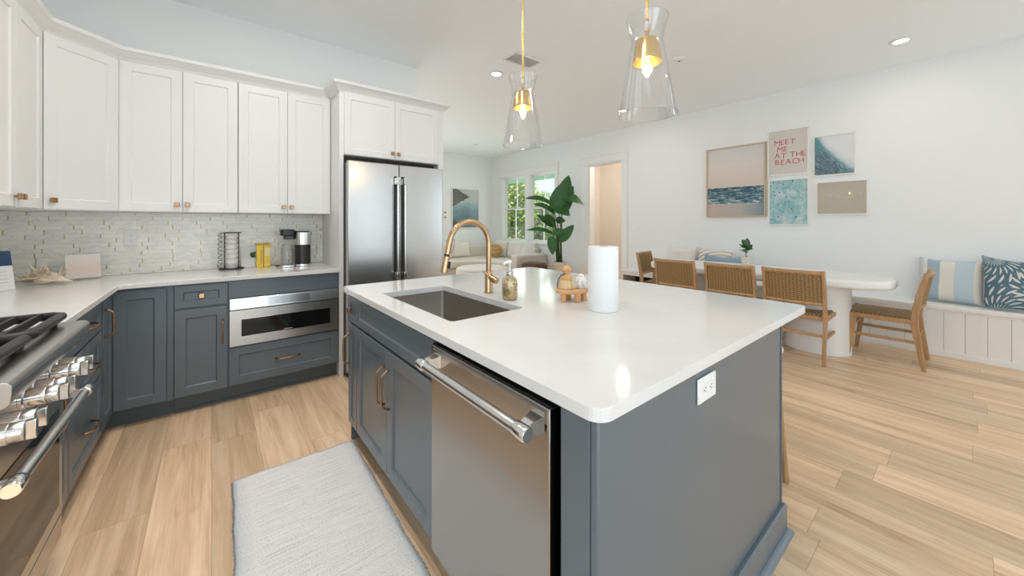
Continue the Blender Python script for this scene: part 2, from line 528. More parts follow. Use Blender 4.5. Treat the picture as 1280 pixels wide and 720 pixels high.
sbox('floor', [(XL-.15, 7.75, YB-.15, YF+.15, -.1, 0)], M['floor'])
sbox('ceiling', [(XL-.15, XR+.14, YB-.15, YF+.15, CZ, CZ+.12)], M['ceiling'])
la, lb = ADDED_LWIN[0]-ADDED_LWIN[1], ADDED_LWIN[0]+ADDED_LWIN[1]
sbox('wall_left', [(XL-.15, XL, YB, la, 0, CZ), (XL-.15, XL, lb, YF, 0, CZ), (XL-.15, XL, la, lb, 0, ADDED_LWIN[2]), (XL-.15, XL, la, lb, ADDED_LWIN[3], CZ)], M['wall'])
sbox('wall_kitchen', [(XL, KX, YK, YK+.14, 0, CZ)], M['wall'])
fa, fb = ADDED_FWIN[0]-ADDED_FWIN[1], ADDED_FWIN[0]+ADDED_FWIN[1]
sbox('wall_far', [(XL, fa, YF, YF+.15, 0, CZ), (fb, XR+.14, YF, YF+.15, 0, CZ), (fa, fb, YF, YF+.15, ADDED_FWIN[3], CZ)], M['wall'])
d = MB()  # frame of the unseen glazed doors added to light the living room
for x in (fa+.03, ADDED_FWIN[0], fb-.03): d.box(x-.03, x+.03, YF+.02, YF+.10, .0, ADDED_FWIN[3])
for z in (.05, ADDED_FWIN[3]-.04): d.box(fa+.06, ADDED_FWIN[0]-.03, YF+.02, YF+.10, z-.04, z+.04); d.box(ADDED_FWIN[0]+.03, fb-.06, YF+.02, YF+.10, z-.04, z+.04)
o = struct(d.build('door_4', M['trim']))
p = MB(); p.box(fa+.06, fb-.06, YF+.058, YF+.062, .09, ADDED_FWIN[3]-.08); p.build('pane', M['pane'], o)
# right wall with two windows and a cased opening
W1 = (6.80, 7.70, .83, 2.46); W2 = (5.80, 6.66, .83, 2.46); DR = (4.06, 4.84, 0, 2.46)
def wall_boxes(x0, x1, y0, y1, holes):
    out = []; y = y0
    for a, b, z0, z1 in sorted(holes):
        out.append((x0, x1, y, a, 0, CZ))
        if z0 > 0: out.append((x0, x1, a, b, 0, z0))
        out.append((x0, x1, a, b, z1, CZ)); y = b
    out.append((x0, x1, y, y1, 0, CZ)); return out
sbox('wall_right', wall_boxes(XR, XR+.14, YB, YF, [W1, W2, DR]), M['wall'])
# wall behind the camera with the added glazed doors and window
bb = []; x = XL
for wx, wh, z0, z1 in UNSEEN_WINS:
    bb.append((x, wx-wh, YB-.15, YB, 0, CZ))
    if z0 > .1: bb.append((wx-wh, wx+wh, YB-.15, YB, 0, z0))
    bb.append((wx-wh, wx+wh, YB-.15, YB, z1, CZ)); x = wx+wh
bb.append((x, XR, YB-.15, YB, 0, CZ))
sbox('wall_back', bb, M['wall'])
# hall beyond the opening
HX = 7.45
M['hall'] = plain('hall_paint', (.80, .76, .72), .6, var=.01)
sbox('wall_hall', [(HX, HX+.1, 3.3, 5.9, 0, 2.8), (XR+.14, HX, 3.3, 3.4, 0, 2.8), (XR+.14, HX, 5.72, 5.82, 0, 2.8)], M['hall'])
sbox('ceiling_hall', [(XR+.14, HX+.1, 3.3, 5.82, 2.8, 2.9)], M['ceiling'])

nwin = 0
def window(y0, y1, z0, z1):
    """double hung sash in the right wall"""
    global nwin
    nwin += 1
    w = thing('window_%d' % nwin, 'white double hung window in the right wall', 'window', (XR+.085, (y0+y1)/2, z0)); struct(w)
    h = (y1-y0)/2; H = z1-z0; mid = H*.50
    f = MB()
    for s in (-1, 1): f.box(-.083, .053, s*h, s*(h-.016), 0, H)
    f.box(-.083, .053, -h+.016, h-.016, H-.02, H); f.box(-.083, .053, -h+.016, h-.016, 0, .02)
    fr = f.build('window_frame', M['trim'], w, .003)
    for nm, xa, a, b in (('upper_sash', .010, mid-.02, H-.02), ('lower_sash', -.032, .02, mid+.02)):
        q = MB(); t = .032; e = .017
        for s in (-1, 1): q.box(xa, xa+.04, s*(h-e), s*(h-e-t), a, b)
        q.box(xa, xa+.04, -h+e+t, h-e-t, a, a+t); q.box(xa, xa+.04, -h+e+t, h-e-t, b-t, b)
        if nm == 'upper_sash' or True: q.box(xa+.010, xa+.030, -.007, .007, a+t, b-t)
        so = q.build(nm, M['trim'], w, .002)
        p = MB(); p.box(xa+.017, xa+.023, -h+e+t, h-e-t, a+t, b-t); p.build('pane', M['pane'], so)
    return w
window(*W1); window(*W2)
ntrim = 0
def trim(boxes, mat=None, bevel=.003):
    global ntrim
    ntrim += 1
    return sbox('trim_%d' % ntrim, boxes, mat or M['trim'], bevel)
cx0, cx1 = XR-.022, XR-.001
# window casing with mullion and sill
wa, wb = W2[0], W1[1]
trim([(cx0, cx1, wa-.10, wa-.002, .80, 2.47), (cx0, cx1, wb+.002, wb+.10, .80, 2.47), (cx0, cx1, W2[1]+.002, W1[0]-.002, .85, 2.47),
      (cx0-.006, cx1, wa-.12, wb+.12, 2.47, 2.60), (cx0-.02, cx1, wa-.13, wb+.13, 2.60, 2.63),
      (cx0-.05, cx1, wa-.13, wb+.13, .79, .825), (cx0, cx1, wa-.10, wb+.10, .68, .79)])
# opening casing and jamb
trim([(cx0, cx1, DR[0]-.115, DR[0]-.002, 0, 2.465), (cx0, cx1, DR[1]+.002, DR[1]+.19, 0, 2.465),
      (cx0-.006, cx1, DR[0]-.125, DR[1]+.20, 2.465, 2.60), (cx0-.018, cx1, DR[0]-.135, DR[1]+.21, 2.60, 2.625)])
trim([(XR-.001, XR+.141, DR[0]-.001, DR[0]+.02, 0, 2.44), (XR-.001, XR+.141, DR[1]-.02, DR[1]+.001, 0, 2.44), (XR-.001, XR+.141, DR[0], DR[1], 2.44, 2.461)])
nb = [0]
def base_b(name, boxes): sbox(name, boxes, M['trim'], .003)
base_b('baseboard_right', [(XR-.016, XR-.001, 5.04, YF-.02, 0, .14), (XR-.016, XR-.001, 3.80, DR[0]-.117, 0, .14)])
base_b('baseboard_far', [(ADDED_FWIN[0]+ADDED_FWIN[1]+.02, XR-.02, YF-.016, YF-.001, 0, .14)])
base_b('baseboard_kitchen_end', [(KX+.001, KX+.016, YK-.0, YK+.14, 0, .14)])
base_b('baseboard_hall', [(HX-.016, HX-.001, 3.42, 5.7, 0, .14)])
# inner corner board in the hall
trim([(HX-.03, HX-.001, 4.36, 4.47, 0, 2.1)], M['hall'])
d = MB()  # frame of the unseen left window, added as a light source
for y in (la+.03, ADDED_LWIN[0], lb-.03): d.box(XL-.12, XL-.03, y-.03, y+.03, ADDED_LWIN[2], ADDED_LWIN[3])
for z in (ADDED_LWIN[2]+.03, ADDED_LWIN[3]-.03): d.box(XL-.12, XL-.03, la+.06, ADDED_LWIN[0]-.03, z-.03, z+.03); d.box(XL-.12, XL-.03, ADDED_LWIN[0]+.03, lb-.06, z-.03, z+.03)
o = struct(d.build('window_4', M['trim'])); p = MB(); p.box(XL-.078, XL-.072, la+.06, lb-.06, ADDED_LWIN[2]+.06, ADDED_LWIN[3]-.06); p.build('pane', M['pane'], o)
# unseen glazed doors and window added behind the camera as daylight openings
for i, (wx, wh, z0, z1) in enumerate(UNSEEN_WINS):
    d = MB()
    zz0, zz1 = max(z0, .0), z1
    for s in (-1, 1): d.box(wx+s*wh, wx+s*(wh-.05), YB-.12, YB-.02, zz0, zz1)
    d.box(wx-wh+.05, wx+wh-.05, YB-.12, YB-.02, zz1-.05, zz1); d.box(wx-wh+.05, wx+wh-.05, YB-.12, YB-.02, zz0, zz0+.06)
    d.box(wx-.04, wx+.04, YB-.11, YB-.03, zz0+.06, zz1-.05)
    nm = 'door_%d' % (i+1) if z0 < .1 else 'window_%d' % (nwin+1)
    o = struct(d.build(nm, M['trim']))
    p = MB(); p.box(wx-wh+.05, wx+wh-.05, YB-.075, YB-.07, zz0+.06, zz1-.05); p.build('pane', M['pane'], o)

# backsplash tile on both kitchen walls
sbox('trim_%d' % 90, [(XL+.012, .831, YK-.012, YK-.001, .916, 1.372), (XL+.001, XL+.012, 2.0, YK-.001, .916, 1.372)], M['mosaic'])

# ------------------------------------------------------------------ outdoors
t = NT('lawn'); t.base(t.ramp(t.noise(t.coord(), 3, 5), [(.3, (.16, .24, .07)), (.7, (.36, .42, .17))])).set(Roughness=.9)
o = sbox('ground', [(7.8, 30, -4, 34, -.3, -.12)], t.m)
M['porch'] = plain('porch_ceiling_paint', (.42, .74, .66), .6)
o = MB(); o.box(XR+.16, 8.2, 6.0, 15, 2.66, 2.74); o = tag(o.build('porch_roof', M['porch']), 'pale green boarded porch ceiling outside the living room windows', 'porch roof')
o = MB(); o.box(7.95, 8.10, 7.55, 7.70, -.12, 2.658); o.box(7.91, 8.14, 7.51, 7.74, -.12, .02); o.box(7.91, 8.14, 7.51, 7.74, 2.54, 2.658)
tag(o.build('porch_post', M['trim'], bevel=.01), 'square white porch post outside the windows', 'post')
def foliage_mat(nm, a, b):
    t = NT(nm); t.base(t.ramp(t.noise(t.coord(), 2.5, 4, .7), [(.32, a), (.68, b)])).set(Roughness=.6, Subsurface_Weight=0)
    return t.m
FO = [foliage_mat('leaf_yellow', (.16, .26, .03), (.55, .62, .10)), foliage_mat('leaf_mid', (.05, .13, .02), (.24, .38, .06)), foliage_mat('leaf_dark', (.02, .06, .012), (.12, .22, .05))]
M['bark'] = plain('bark', (.12, .085, .055), .9, var=.4, scale=20, bump=.5, bscale=30)
def tree(x, y, h, r, fo, label, seed):
    rnd = random.Random(seed)
    T = thing('tree', label, 'tree', (x, y, -.12), 0, 'trees outside the windows')
    b = MB(); b.tube([(0, 0, 0), (.05, .02, h*.35), (-.03, .06, h*.7)], [.13, .10, .05], 10)
    for k in range(5):
        a = rnd.uniform(0, 6.28); z = h*rnd.uniform(.3, .6)
        b.tube([(0, 0, z), (math.cos(a)*r*.4, math.sin(a)*r*.4, z+.5), (math.cos(a)*r*.8, math.sin(a)*r*.8, z+.8)], [.05, .03, .012], 6)
    b.build('trunk', M['bark'], T, smooth=True)
    f = MB()
    for k in range(3800):
        while True:
            p = Vector((rnd.uniform(-1, 1), rnd.uniform(-1, 1), rnd.uniform(-1, 1)))
            if .25 < p.length < 1: break
        c = Vector((p.x*r, p.y*r, h*.55+p.z*h*.5))
        d = Vector((rnd.gauss(0, 1), rnd.gauss(0, 1), rnd.gauss(0, 1))).normalized(); e = d.orthogonal().normalized()
        n_ = d.cross(e)*rnd.uniform(-.02, .02); s_ = rnd.uniform(.07, .13)
        vs = [f.bm.verts.new(c+v) for v in (d*-s_, e*s_*.45+n_, d*s_, e*-s_*.45+n_)]
        f.bm.faces.new(vs)
    f.build('foliage', FO[fo], T)
tree(9.4, 11.5, 3.9, 1.05, 0, 'sunlit yellow green tree seen through the left window', 1)
tree(11.9, 12.3, 2.7, 1.15, 1, 'mid green tree seen low through the right window', 2)
tree(12.3, 16.4, 5.0, 1.8, 2, 'dark green tree standing behind the sunlit one outside', 3)
tree(15.6, 14.2, 2.9, 1.7, 0, 'pale yellow green tree farther off outside the right window', 4)
tree(8.7, 14.1, 1.6, .85, 1, 'low bush under the sunlit tree outside the left window', 5)

# ------------------------------------------------------------------ ceiling fittings
def downlight(x, y, label, e=DOWN, beam=None):
    r = thing('ceiling_downlight', label, 'ceiling light', (x, y, CZ), 0, 'recessed downlights')
    b = MB(); b.lathe([(.052, -.001), (.056, -.010), (.078, -.009), (.084, -.001)], n=32, close=True)
    b.build('trim_ring', M['white'], r, smooth=True)
    b = MB(); b.lathe([(0, -.004), (.0515, -.004), (.0515, -.001), (0, -.001)], n=32); b.build('lens', M['led'], r)
    if beam: light('lamp', 'SPOT', (0, 0, -.02), e, (1, .95, .89), (0, 0, 0), radius=.05, spot=math.radians(beam), parent=r).data.spot_blend = 1
    else: light('lamp', 'AREA', (0, 0, -.015), e, (1, .93, .84), (0, 0, 0), .10, parent=r)
    return r
downlight(2.60, 3.49, 'round recessed ceiling light beside the air vent')
downlight(5.15, .40, 'lit round recessed ceiling light above the dining bench, far right')
for x, y, e, bm in ((-.05, 2.80, 72, 66), (-.05, 1.95, 48, 66), (-.05, 1.15, 58, 66), (.35, 2.40, 13, None), (.35, .75, 9, None), (2.6, .6, 4, None), (5.0, 3.4, 5, None), (2.6, -1.6, 5, None), (5.0, -1.8, 5, None), (3.2, 6.6, 8, None)):  # unseen downlights, added to brighten the kitchen floor and the room
    downlight(x, y, 'unseen recessed ceiling light added to brighten the room', e, bm)
r = thing('ceiling_vent', 'rectangular white air vent grille on the ceiling behind the left pendant', 'vent', (2.60, 3.02, CZ))
b = MB(); w, d = .19, .11
for q in ((-w, w, -d, -d+.022), (-w, w, d-.022, d), (-w, -w+.022, -d+.022, d-.022), (w-.022, w, -d+.022, d-.022)): b.box(*q, -.012, -.001)
b.build('frame', M['white'], r, .002)
for k in range(6):
    b = MB(); b.rbox((0, -d+.04+k*.029, -.010), (2*w-.046, .022, .002), (.6, 0, 0)); b.build('slat', M['white'], r)
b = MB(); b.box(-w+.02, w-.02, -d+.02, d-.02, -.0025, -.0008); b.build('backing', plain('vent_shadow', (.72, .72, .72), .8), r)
r = thing('smoke_detector', 'small round smoke detector on the ceiling right of the near pendant', 'smoke detector', (3.86, 1.93, CZ))
b = MB(); b.lathe([(.058, -.001), (.060, -.012), (.052, -.026), (.030, -.034), (0, -.035)], n=32); b.build('housing', M['white'], r, smooth=True)
b = MB(); b.lathe([(.012, -.0335), (.012, -.038), (0, -.039)], n=16); b.build('button', M['grey_side'], r)
r = MB(); r.lathe([(.045, -.001), (.045, -.008), (.03, -.016), (0, -.017)], n=24)
tag(r.build('ceiling_sensor', M['white'], loc=(4.61, 6.95, CZ), smooth=True), 'tiny white round sensor on the far living room ceiling', 'sensor')

# ================================================================== CABINETRY HELPERS
def shaker(parent, name, x0, x1, z0, z1, mat, rail=.058, y=0, th=.02, label=None):
    """framed door or drawer front facing -y, its back at y"""
    b = MB(); b.box(x0, x1, y-th, y-.0005, z0, z1)
    b.bm.faces.ensure_lookup_table()
    f = [q for q in b.bm.faces if q.calc_center_median().y < y-th+.0001 and abs(q.normal.y) > .9 or False]
    bmesh.ops.recalc_face_normals(b.bm, faces=b.bm.faces[:])
    f = [q for q in b.bm.faces if q.normal.y < -.9]
    rail = min(rail, (x1-x0)*.3, (z1-z0)*.3)
    bmesh.ops.inset_region(b.bm, faces=f, thickness=rail, use_even_offset=True)
    bmesh.ops.inset_region(b.bm, faces=f, thickness=.005, depth=-.0085, use_even_offset=True)
    o = b.build(name, mat, parent, .0016, 2)
    if label: o['label'] = label
    return o

def pull(parent, c, L=.16, axis='z', mat=None, out=.034, y=0, r=.0048):
    """arched bar pull whose ends flare back to the door"""
    b = MB(); pts = []
    h = L/2
    prof = [(-h, 0), (-h+.004, out*.35), (-h+.016, out*.85), (-h+.026, out), (0, out+.002), (h-.026, out), (h-.016, out*.85), (h-.004, out*.35), (h, 0)]
    for a, o in prof:
        pts.append((c[0], y-.0205-o, c[1]+a) if axis == 'z' else (c[0]+a, y-.0205-o, c[1]))
    b.tube(pts, [r*1.35]+[r]*(len(pts)-2)+[r*1.35], 10, up=(1, 0, 0) if axis == 'z' else (0, 0, 1))
    return b.build('handle', mat or M['bronze'], parent, smooth=True)

def knob(parent, c, y=0, mat=None, s=.015):
    b = MB(); b.cyl((c[0], y-.0205, c[1]), (c[0], y-.033, c[1]), .006, n=12)
    b.box(c[0]-s, c[0]+s, y-.046, y-.033, c[1]-s, c[1]+s)
    return b.build('knob', mat or M['bronze'], parent, .003)

def base_body(parent, w, mat, depth=.60, z0=.115, z1=.882, hollow=False, toe=True):
    b = MB()
    if hollow:
        b.box(0, .018, 0, depth, z0, z1); b.box(w-.018, w, 0, depth, z0, z1); b.box(.018, w-.018, 0, depth, z0, z0+.018)
        b.box(.018, w-.018, depth-.012, depth, z0+.018, z1); b.box(.018, w-.018, 0, .018, z1-.05, z1)
    else: b.box(0, w, 0, depth, z0, z1)
    o = b.build('body', mat, parent)
    if toe:
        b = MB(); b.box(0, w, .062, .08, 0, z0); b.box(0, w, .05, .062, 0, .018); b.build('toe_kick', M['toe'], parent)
    return o
G = M['grey_cab']; W = M['white_cab']

# ================================================================== KITCHEN BASE CABINETS (fridge wall: fronts at y 3.33)
FY = 3.35
def fw(name, label, x0, x1, **k):
    r = thing(name, label, 'cabinet', (x0, FY, 0)); base_body(r, x1-x0, G, YK-FY-.002, **k); return r
# corner unit with a folding door
r = thing('corner_base_cabinet', 'slate grey corner base cabinet with a folding two leaf door', 'cabinet', (-.495, FY, 0))
b = MB(); e = .602
b.prism([(-e, e-.002), (-e, -.31), (0, -.31), (0, 0), (.297, 0), (.297, e-.002)], .115, .882); b.build('body', G, r)
b = MB(); b.sweep([(.297, .068), (-.068, .068), (-.068, -.31)], [(0, 0), (0, .115), (-.016, .115), (-.016, 0)])
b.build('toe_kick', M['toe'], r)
d = shaker(r, 'door', .021, .264, .125, .868, G)
b = MB(); b.box(.268, .297, -.012, -.0005, .117, .881); b.build('filler', G, r)
# leaf on the range side (faces +x)
q = MB(); q.box(-.245, -.003, -.02, -.0005, .125, .868)
bmesh.ops.recalc_face_normals(q.bm, faces=q.bm.faces[:]); f = [k for k in q.bm.faces if k.normal.y < -.9]
bmesh.ops.inset_region(q.bm, faces=f, thickness=.055, use_even_offset=True); bmesh.ops.inset_region(q.bm, faces=f, thickness=.005, depth=-.0085, use_even_offset=True)
q.xform(Matrix.Translation((0, -.022, 0)) @ Matrix.Rotation(PI/2, 4, 'Z'))
d2 = q.build('door', G, r, .0016)
h = MB(); pts = []
for a, o in ((-.08, 0), (-.076, .012), (-.064, .029), (-.054, .034), (0, .036), (.054, .034), (.064, .029), (.076, .012), (.08, 0)): pts.append((.0205+o, -.235, .72+a))
h.tube(pts, .005, 10, up=(0, 1, 0)); h.build('handle', M['bronze'], d2, smooth=True)

r = fw('base_cabinet', 'slate grey base cabinet with one drawer over one door, left of the microwave', -.197, .092)
d = shaker(r, 'drawer', .004, .284, .722, .870, G, .045); knob(d, (.144, .796), mat=M['champagne'])
d = shaker(r, 'door', .004, .284, .125, .708, G); pull(d, (.258, .53), .16)
r = thing('microwave_cabinet', 'slate grey base cabinet holding the steel microwave, one drawer below', 'cabinet', (.093, FY, 0))
w = .737
b = MB(); dp = YK-FY-.002
b.box(0, .018, 0, dp, .115, .882); b.box(w-.018, w, 0, dp, .115, .882); b.box(.018, w-.018, 0, dp, .115, .405); b.box(.018, w-.018, 0, dp, .752, .882)
b.box(.018, w-.018, dp-.01, dp, .405, .752); b.build('body', G, r)
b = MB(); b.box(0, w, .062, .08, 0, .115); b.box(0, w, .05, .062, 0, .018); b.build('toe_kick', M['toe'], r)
b = MB(); b.box(.002, w-.001, -.012, -.0005, .752, .878); b.build('top_filler', G, r, .001)
d = shaker(r, 'drawer', .004, w-.004, .128, .396, G); pull(d, (w*.5, .262), .16, 'x')

# microwave drawer
r = thing('microwave', 'stainless steel drawer microwave with a dark glass window, built under the counter', 'microwave', (.112, FY, .406))
w = .699
b = MB(); b.box(.004, w-.004, .002, .50, .004, .340); b.build('body', M['grey_side'], r)
b = MB(); b.hexa([(-.012, -.028, .262), (w+.012, -.028, .262), (w+.012, .001, .262), (-.012, .001, .262), (-.012, -.020, .342), (w+.012, -.020, .342), (w+.012, .001, .342), (-.012, .001, .342)])
p = b.build('control_panel', M['steel_h'], r, .002)
b = MB(); b.hexa([(.22, -.0272, .274), (.50, -.0272, .274), (.50, -.024, .274), (.22, -.024, .274), (.22, -.0226, .330), (.50, -.0226, .330), (.50, -.020, .330), (.22, -.020, .330)])
b.build('touch_strip', steel('steel_touch_strip', (.45, .44, .43), .22, 'x'), p)
b = MB(); x0, x1, z0, z1 = -.012, w+.012, .0, .256
a0, a1, c0, c1 = .055, w-.05, .062, .192
b.box(x0, x1, -.030, .001, z0, c0); b.box(x0, x1, -.030, .001, c1, z1); b.box(x0, a0, -.030, .001, c0, c1); b.box(a1, x1, -.030, .001, c0, c1)
p = b.build('drawer_front', M['steel_h'], r)
b = MB(); b.box(a0, a1, -.0265, -.002, c0, c1); b.build('window', M['black_glass'], p)
b = MB(); b.box(a0-.003, a0+.0, -.031, -.026, c0, c1); b.box(a0, a1, -.031, -.0262, c1-.003, c1); b.box(a0, a1, -.031, -.0262, c0, c0+.003); b.box(a1, a1+.003, -.031, -.026, c0, c1)
b.build('window_trim', M['chrome'], p)
b = MB(); b.box(w*.5-.03, w*.5+.03, -.0272, -.0262, c0+.008, c0+.014); b.build('badge', M['satin'], p)

# range wall drawers: fronts face +x at x = -.475
def rw(name, label, y0, y1):
    r = thing(name, label, 'cabinet', (-.495, y0, 0), PI/2); base_body(r, y1-y0, G, .603); return r
r = rw('drawer_base_cabinet', 'slate grey three drawer base cabinet between the range and the corner', 2.42, 3.038)
for z0, z1 in ((.708, .868), (.468, .694), (.128, .454)):
    d = shaker(r, 'drawer', .004, .612, z0, z1, G, .05); pull(d, (.306, (z0+z1)/2), .16, 'x')
r = rw('narrow_base_cabinet', 'narrow slate grey base cabinet tight against the range', 2.176, 2.418)
d = shaker(r, 'drawer', .004, .238, .708, .868, G, .045); pull(d, (.12, .79), .12, 'x')
d = shaker(r, 'door', .004, .238, .128, .694, G, .05); pull(d, (.03, .56), .16)

# L-shaped worktop
b = MB(); q = .016
b.prism([(XL+.001, 2.176), (-.445, 2.176), (-.445, 3.30-.02), (-.438, 3.293), (-.425, 3.30), (.829, 3.30), (.829, YK-.001), (XL+.001, YK-.001)], .884, .914)
tag(b.build('countertop', M['quartz'], bevel=.003), 'white L-shaped quartz worktop running along the tiled kitchen wall', 'countertop')

# ================================================================== WALL CABINETS
UZ0, UZ1 = 1.374, 2.40; UY = 3.62          # body front; doors 20 mm proud
def upper(name, label, x0, x1, n):
    r = thing(name, label, 'wall cabinet', (x0, UY, 0), 0); w = x1-x0
    b = MB(); b.box(0, w, 0, YK-UY-.002, UZ0, UZ1+.03); b.build('body', W, r)
    for k in range(n):
        a = .003+k*(w-.003)/n
        d = shaker(r, 'door', a, a+(w-.003)/n-.003, UZ0+.004, UZ1-.004, W)
        kx = a+(w-.003)/n-.03 if k == 0 else a+.027
        knob(d, (kx, UZ0+.055))
    return r
upper('wall_cabinet', 'white double wall cabinet above the outlet, beside the corner unit', -.489, .160, 2)
upper('wall_cabinet', 'white double wall cabinet above the coffee maker, against the fridge panel', .162, .828, 2)
# diagonal corner cabinet
r = thing('corner_wall_cabinet', 'white angled corner wall cabinet with a single door', 'wall cabinet', (-.770, 3.339, 0))
b = MB(); b.prism([(-.328, .609), (-.328, 0), (0, 0), (.279, .279), (.279, .609)], UZ0, UZ1+.03); b.build('body', W, r)
q = MB(); L_ = .3946; q.box(.014, L_-.012, -.02, -.0005, UZ0+.004, UZ1-.004)
bmesh.ops.recalc_face_normals(q.bm, faces=q.bm.faces[:]); f = [k for k in q.bm.faces if k.normal.y < -.9]
bmesh.ops.inset_region(q.bm, faces=f, thickness=.058, use_even_offset=True); bmesh.ops.inset_region(q.bm, faces=f, thickness=.005, depth=-.0085, use_even_offset=True)
R45 = Matrix.Rotation(PI/4, 4, 'Z')
q.xform(R45); d = q.build('door', W, r, .0016)
q = MB(); c = (.045, UZ0+.055); s_ = .015
q.cyl((c[0], -.0205, c[1]), (c[0], -.033, c[1]), .006, n=12); q.box(c[0]-s_, c[0]+s_, -.046, -.033, c[1]-s_, c[1]+s_); q.xform(R45); q.build('knob', M['bronze'], d, .003)
# on the range wall
r = thing('wall_cabinet', 'white double wall cabinet at the left edge, next to the angled corner unit', 'wall cabinet', (-.770, 2.60, 0), PI/2)
w = .736
b = MB(); b.box(0, w, 0, .328, UZ0, UZ1+.03); b.build('body', W, r)
for k in range(2):
    a = .003+k*.3665; d = shaker(r, 'door', a, a+.3635, UZ0+.004, UZ1-.004, W); knob(d, (a+.336 if k == 0 else a+.027, UZ0+.055))
CP = [(0, 0), (.006, 0), (.010, .012), (.022, .020), (.040, .046), (.058, .056), (.062, .072), (.062, .08), (0, .08)]
def crown(path, z, name, label):
    b = MB(); b.sweep(path, [(-o, z+h) for o, h in CP]); 
    return tag(b.build(name, W, smooth='auto'), label, 'moulding')
crown([(-.769, 2.60), (-.769, 3.339), (-.489, 3.619), (.760, 3.619)], UZ1+.002, 'crown_moulding', 'white crown moulding running along the wall cabinets around the corner')

# fridge enclosure
EY = 3.32; EX0, EX1 = .831, 1.806
r = thing('fridge_cabinet', 'tall white cabinet surround framing the fridge with two doors above', 'cabinet', (EX0, EY, 0))
w = EX1-EX0; dp = YK-EY-.002
b = MB(); b.box(0, .034, 0, dp, 0, UZ1+.04); b.build('side_panel', W, r, .001)
b = MB(); b.box(w-.056, w, 0, dp, 0, UZ1+.04); b.build('side_panel', W, r, .001)
b = MB(); b.box(.034, w-.056, 0, dp, 1.872, UZ1+.04); b.build('upper_box', W, r)
b = MB(); b.box(.034, w-.056, .10, .12, 1.822, 1.872); b.build('void_shade_strip', M['brown_void'], r)  # dark strip stands in for the shaded void above the fridge
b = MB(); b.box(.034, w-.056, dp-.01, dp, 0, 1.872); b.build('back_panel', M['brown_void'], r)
a0, a1 = .036, w-.066; md = (a0+a1)/2
for k, (u, v) in enumerate(((a0, md-.0015), (md+.0015, a1))):
    d = shaker(r, 'door', u, v, 1.876, UZ1-.002, W, .052); knob(d, (v-.026 if k == 0 else u+.026, 1.925))
b = MB(); P_ = [(0, dp*.42), (0, -.001), (w, -.001), (w, dp)]
b.sweep(P_, [(-o, UZ1+.002+h) for o, h in CP]); b.build('crown', W, r, smooth='auto')

# fridge
FX0, FX1 = .872, 1.744; w = FX1-FX0
r = thing('fridge', 'stainless steel french door fridge standing in the white surround', 'fridge', ((FX0+FX1)/2, 3.27, 0))
h = w/2
b = MB(); b.box(-h, h, .002, .62, .03, 1.80); b.build('body', M['grey_side'], r, .003)
b = MB(); b.box(-h+.02, h-.02, .03, .05, .0, .03); b.build('base_grille', M['black'], r)
for s in (-1, 1):
    b = MB(); x0, x1 = (-h, -.0025) if s < 0 else (.0025, h)
    b.box(x0, x1, -.055, -.001, .735, 1.815)
    d = b.build('door', M['steel'], r, .006, 3)
    hb = MB(); hx = s*.033
    hb.cyl((hx, -.112, .80), (hx, -.112, 1.70), .0105, n=20)
    ho = hb.build('handle', M['satin'], d, smooth='auto')
    hb = MB()
    for z in (.83, 1.665): hb.box(hx-.014, hx+.014, -.126, -.0555, z-.03, z+.03)
    hb.build('handle_bracket', M['chrome'], ho, .004)
    hb = MB(); hb.box(hx-.026*(s < 0)-.0, hx+.026*(s > 0), -.0575, -.0553, .80, 1.70) if False else hb.box(hx-.016, hx+.016, -.060, -.0553, .79, 1.71); hb.build('handle_backing', M['black'], ho)
b = MB(); b.box(-h, h, -.055, -.001, .06, .725); d = b.build('freezer_drawer', M['steel'], r, .006, 3)
b = MB(); b.tube([(-h+.06, -.112, .665), (h-.06, -.112, .665)], .0105, 16)
for s in (-1, 1): b.box(s*(h-.09)-.02, s*(h-.09)+.02, -.122, -.0555, .652, .678)
b.build('handle', M['satin'], d, smooth='auto')

# ================================================================== ISLAND
IX = .65; IY0, IY1 = .508, 2.335; PX1 = 1.850         # cabinet body front, ends, back panel
def isl(name, label, y1, w, **k):
    r = thing(name, label, 'cabinet', (IX, y1, 0), -PI/2); base_body(r, w, G, .60, **k); return r
r = isl('sink_base_cabinet', 'slate grey sink base cabinet in the island with two doors under a false drawer', 2.160, .925, hollow=True)
shaker(r, 'false_drawer', .003, .922, .722, .868, G, .042)
d = shaker(r, 'door', .003, .461, .125, .708, G); pull(d, (.432, .535), .18)
d = shaker(r, 'door', .464, .922, .125, .708, G); pull(d, (.493, .535), .18)
r = isl('narrow_island_cabinet', 'narrow slate grey island cabinet at the end facing the fridge', 2.318, .156)
d = shaker(r, 'drawer', .003, .153, .722, .868, G, .03); knob(d, (.078, .795))
d = shaker(r, 'door', .003, .153, .125, .708, G, .035); pull(d, (.032, .56), .18)

# panelled shell: end panels, back block and plinth
r = thing('island_panelling', 'slate grey painted end and back panelling of the kitchen island', 'island panel', (0, 0, 0))
b = MB(); b.box(.632, PX1, IY0-.018, IY0+.004, 0, .882); b.build('end_panel', G, r, .005, 2)
b = MB(); b.box(.632, .652, IY0+.005, .598, .0, .882); b.build('corner_post', G, r, .002)
b = MB(); b.box(1.252, PX1-.004, IY0+.005, IY1-.016, 0, .882); b.build('back_block', G, r, .003)
b = MB(); b.box(.650, 1.251, 2.3185, IY1, 0, .882); b.build('far_end_panel', G, r, .003)
b = MB()
pr = [(-.0, 0), (-.016, 0), (-.016, .118), (-.010, .126), (0, .126)]
b.sweep([(.628, IY0-.0185), (PX1+.001, IY0-.0185), (PX1+.001, IY1)], pr)
b.build('plinth', G, r)
b = MB(); pr = [(-.0165, 0)]+[(-.0165-.020*math.cos(a), .022*math.sin(a)) for a in [i*PI/2/6 for i in range(7)]]
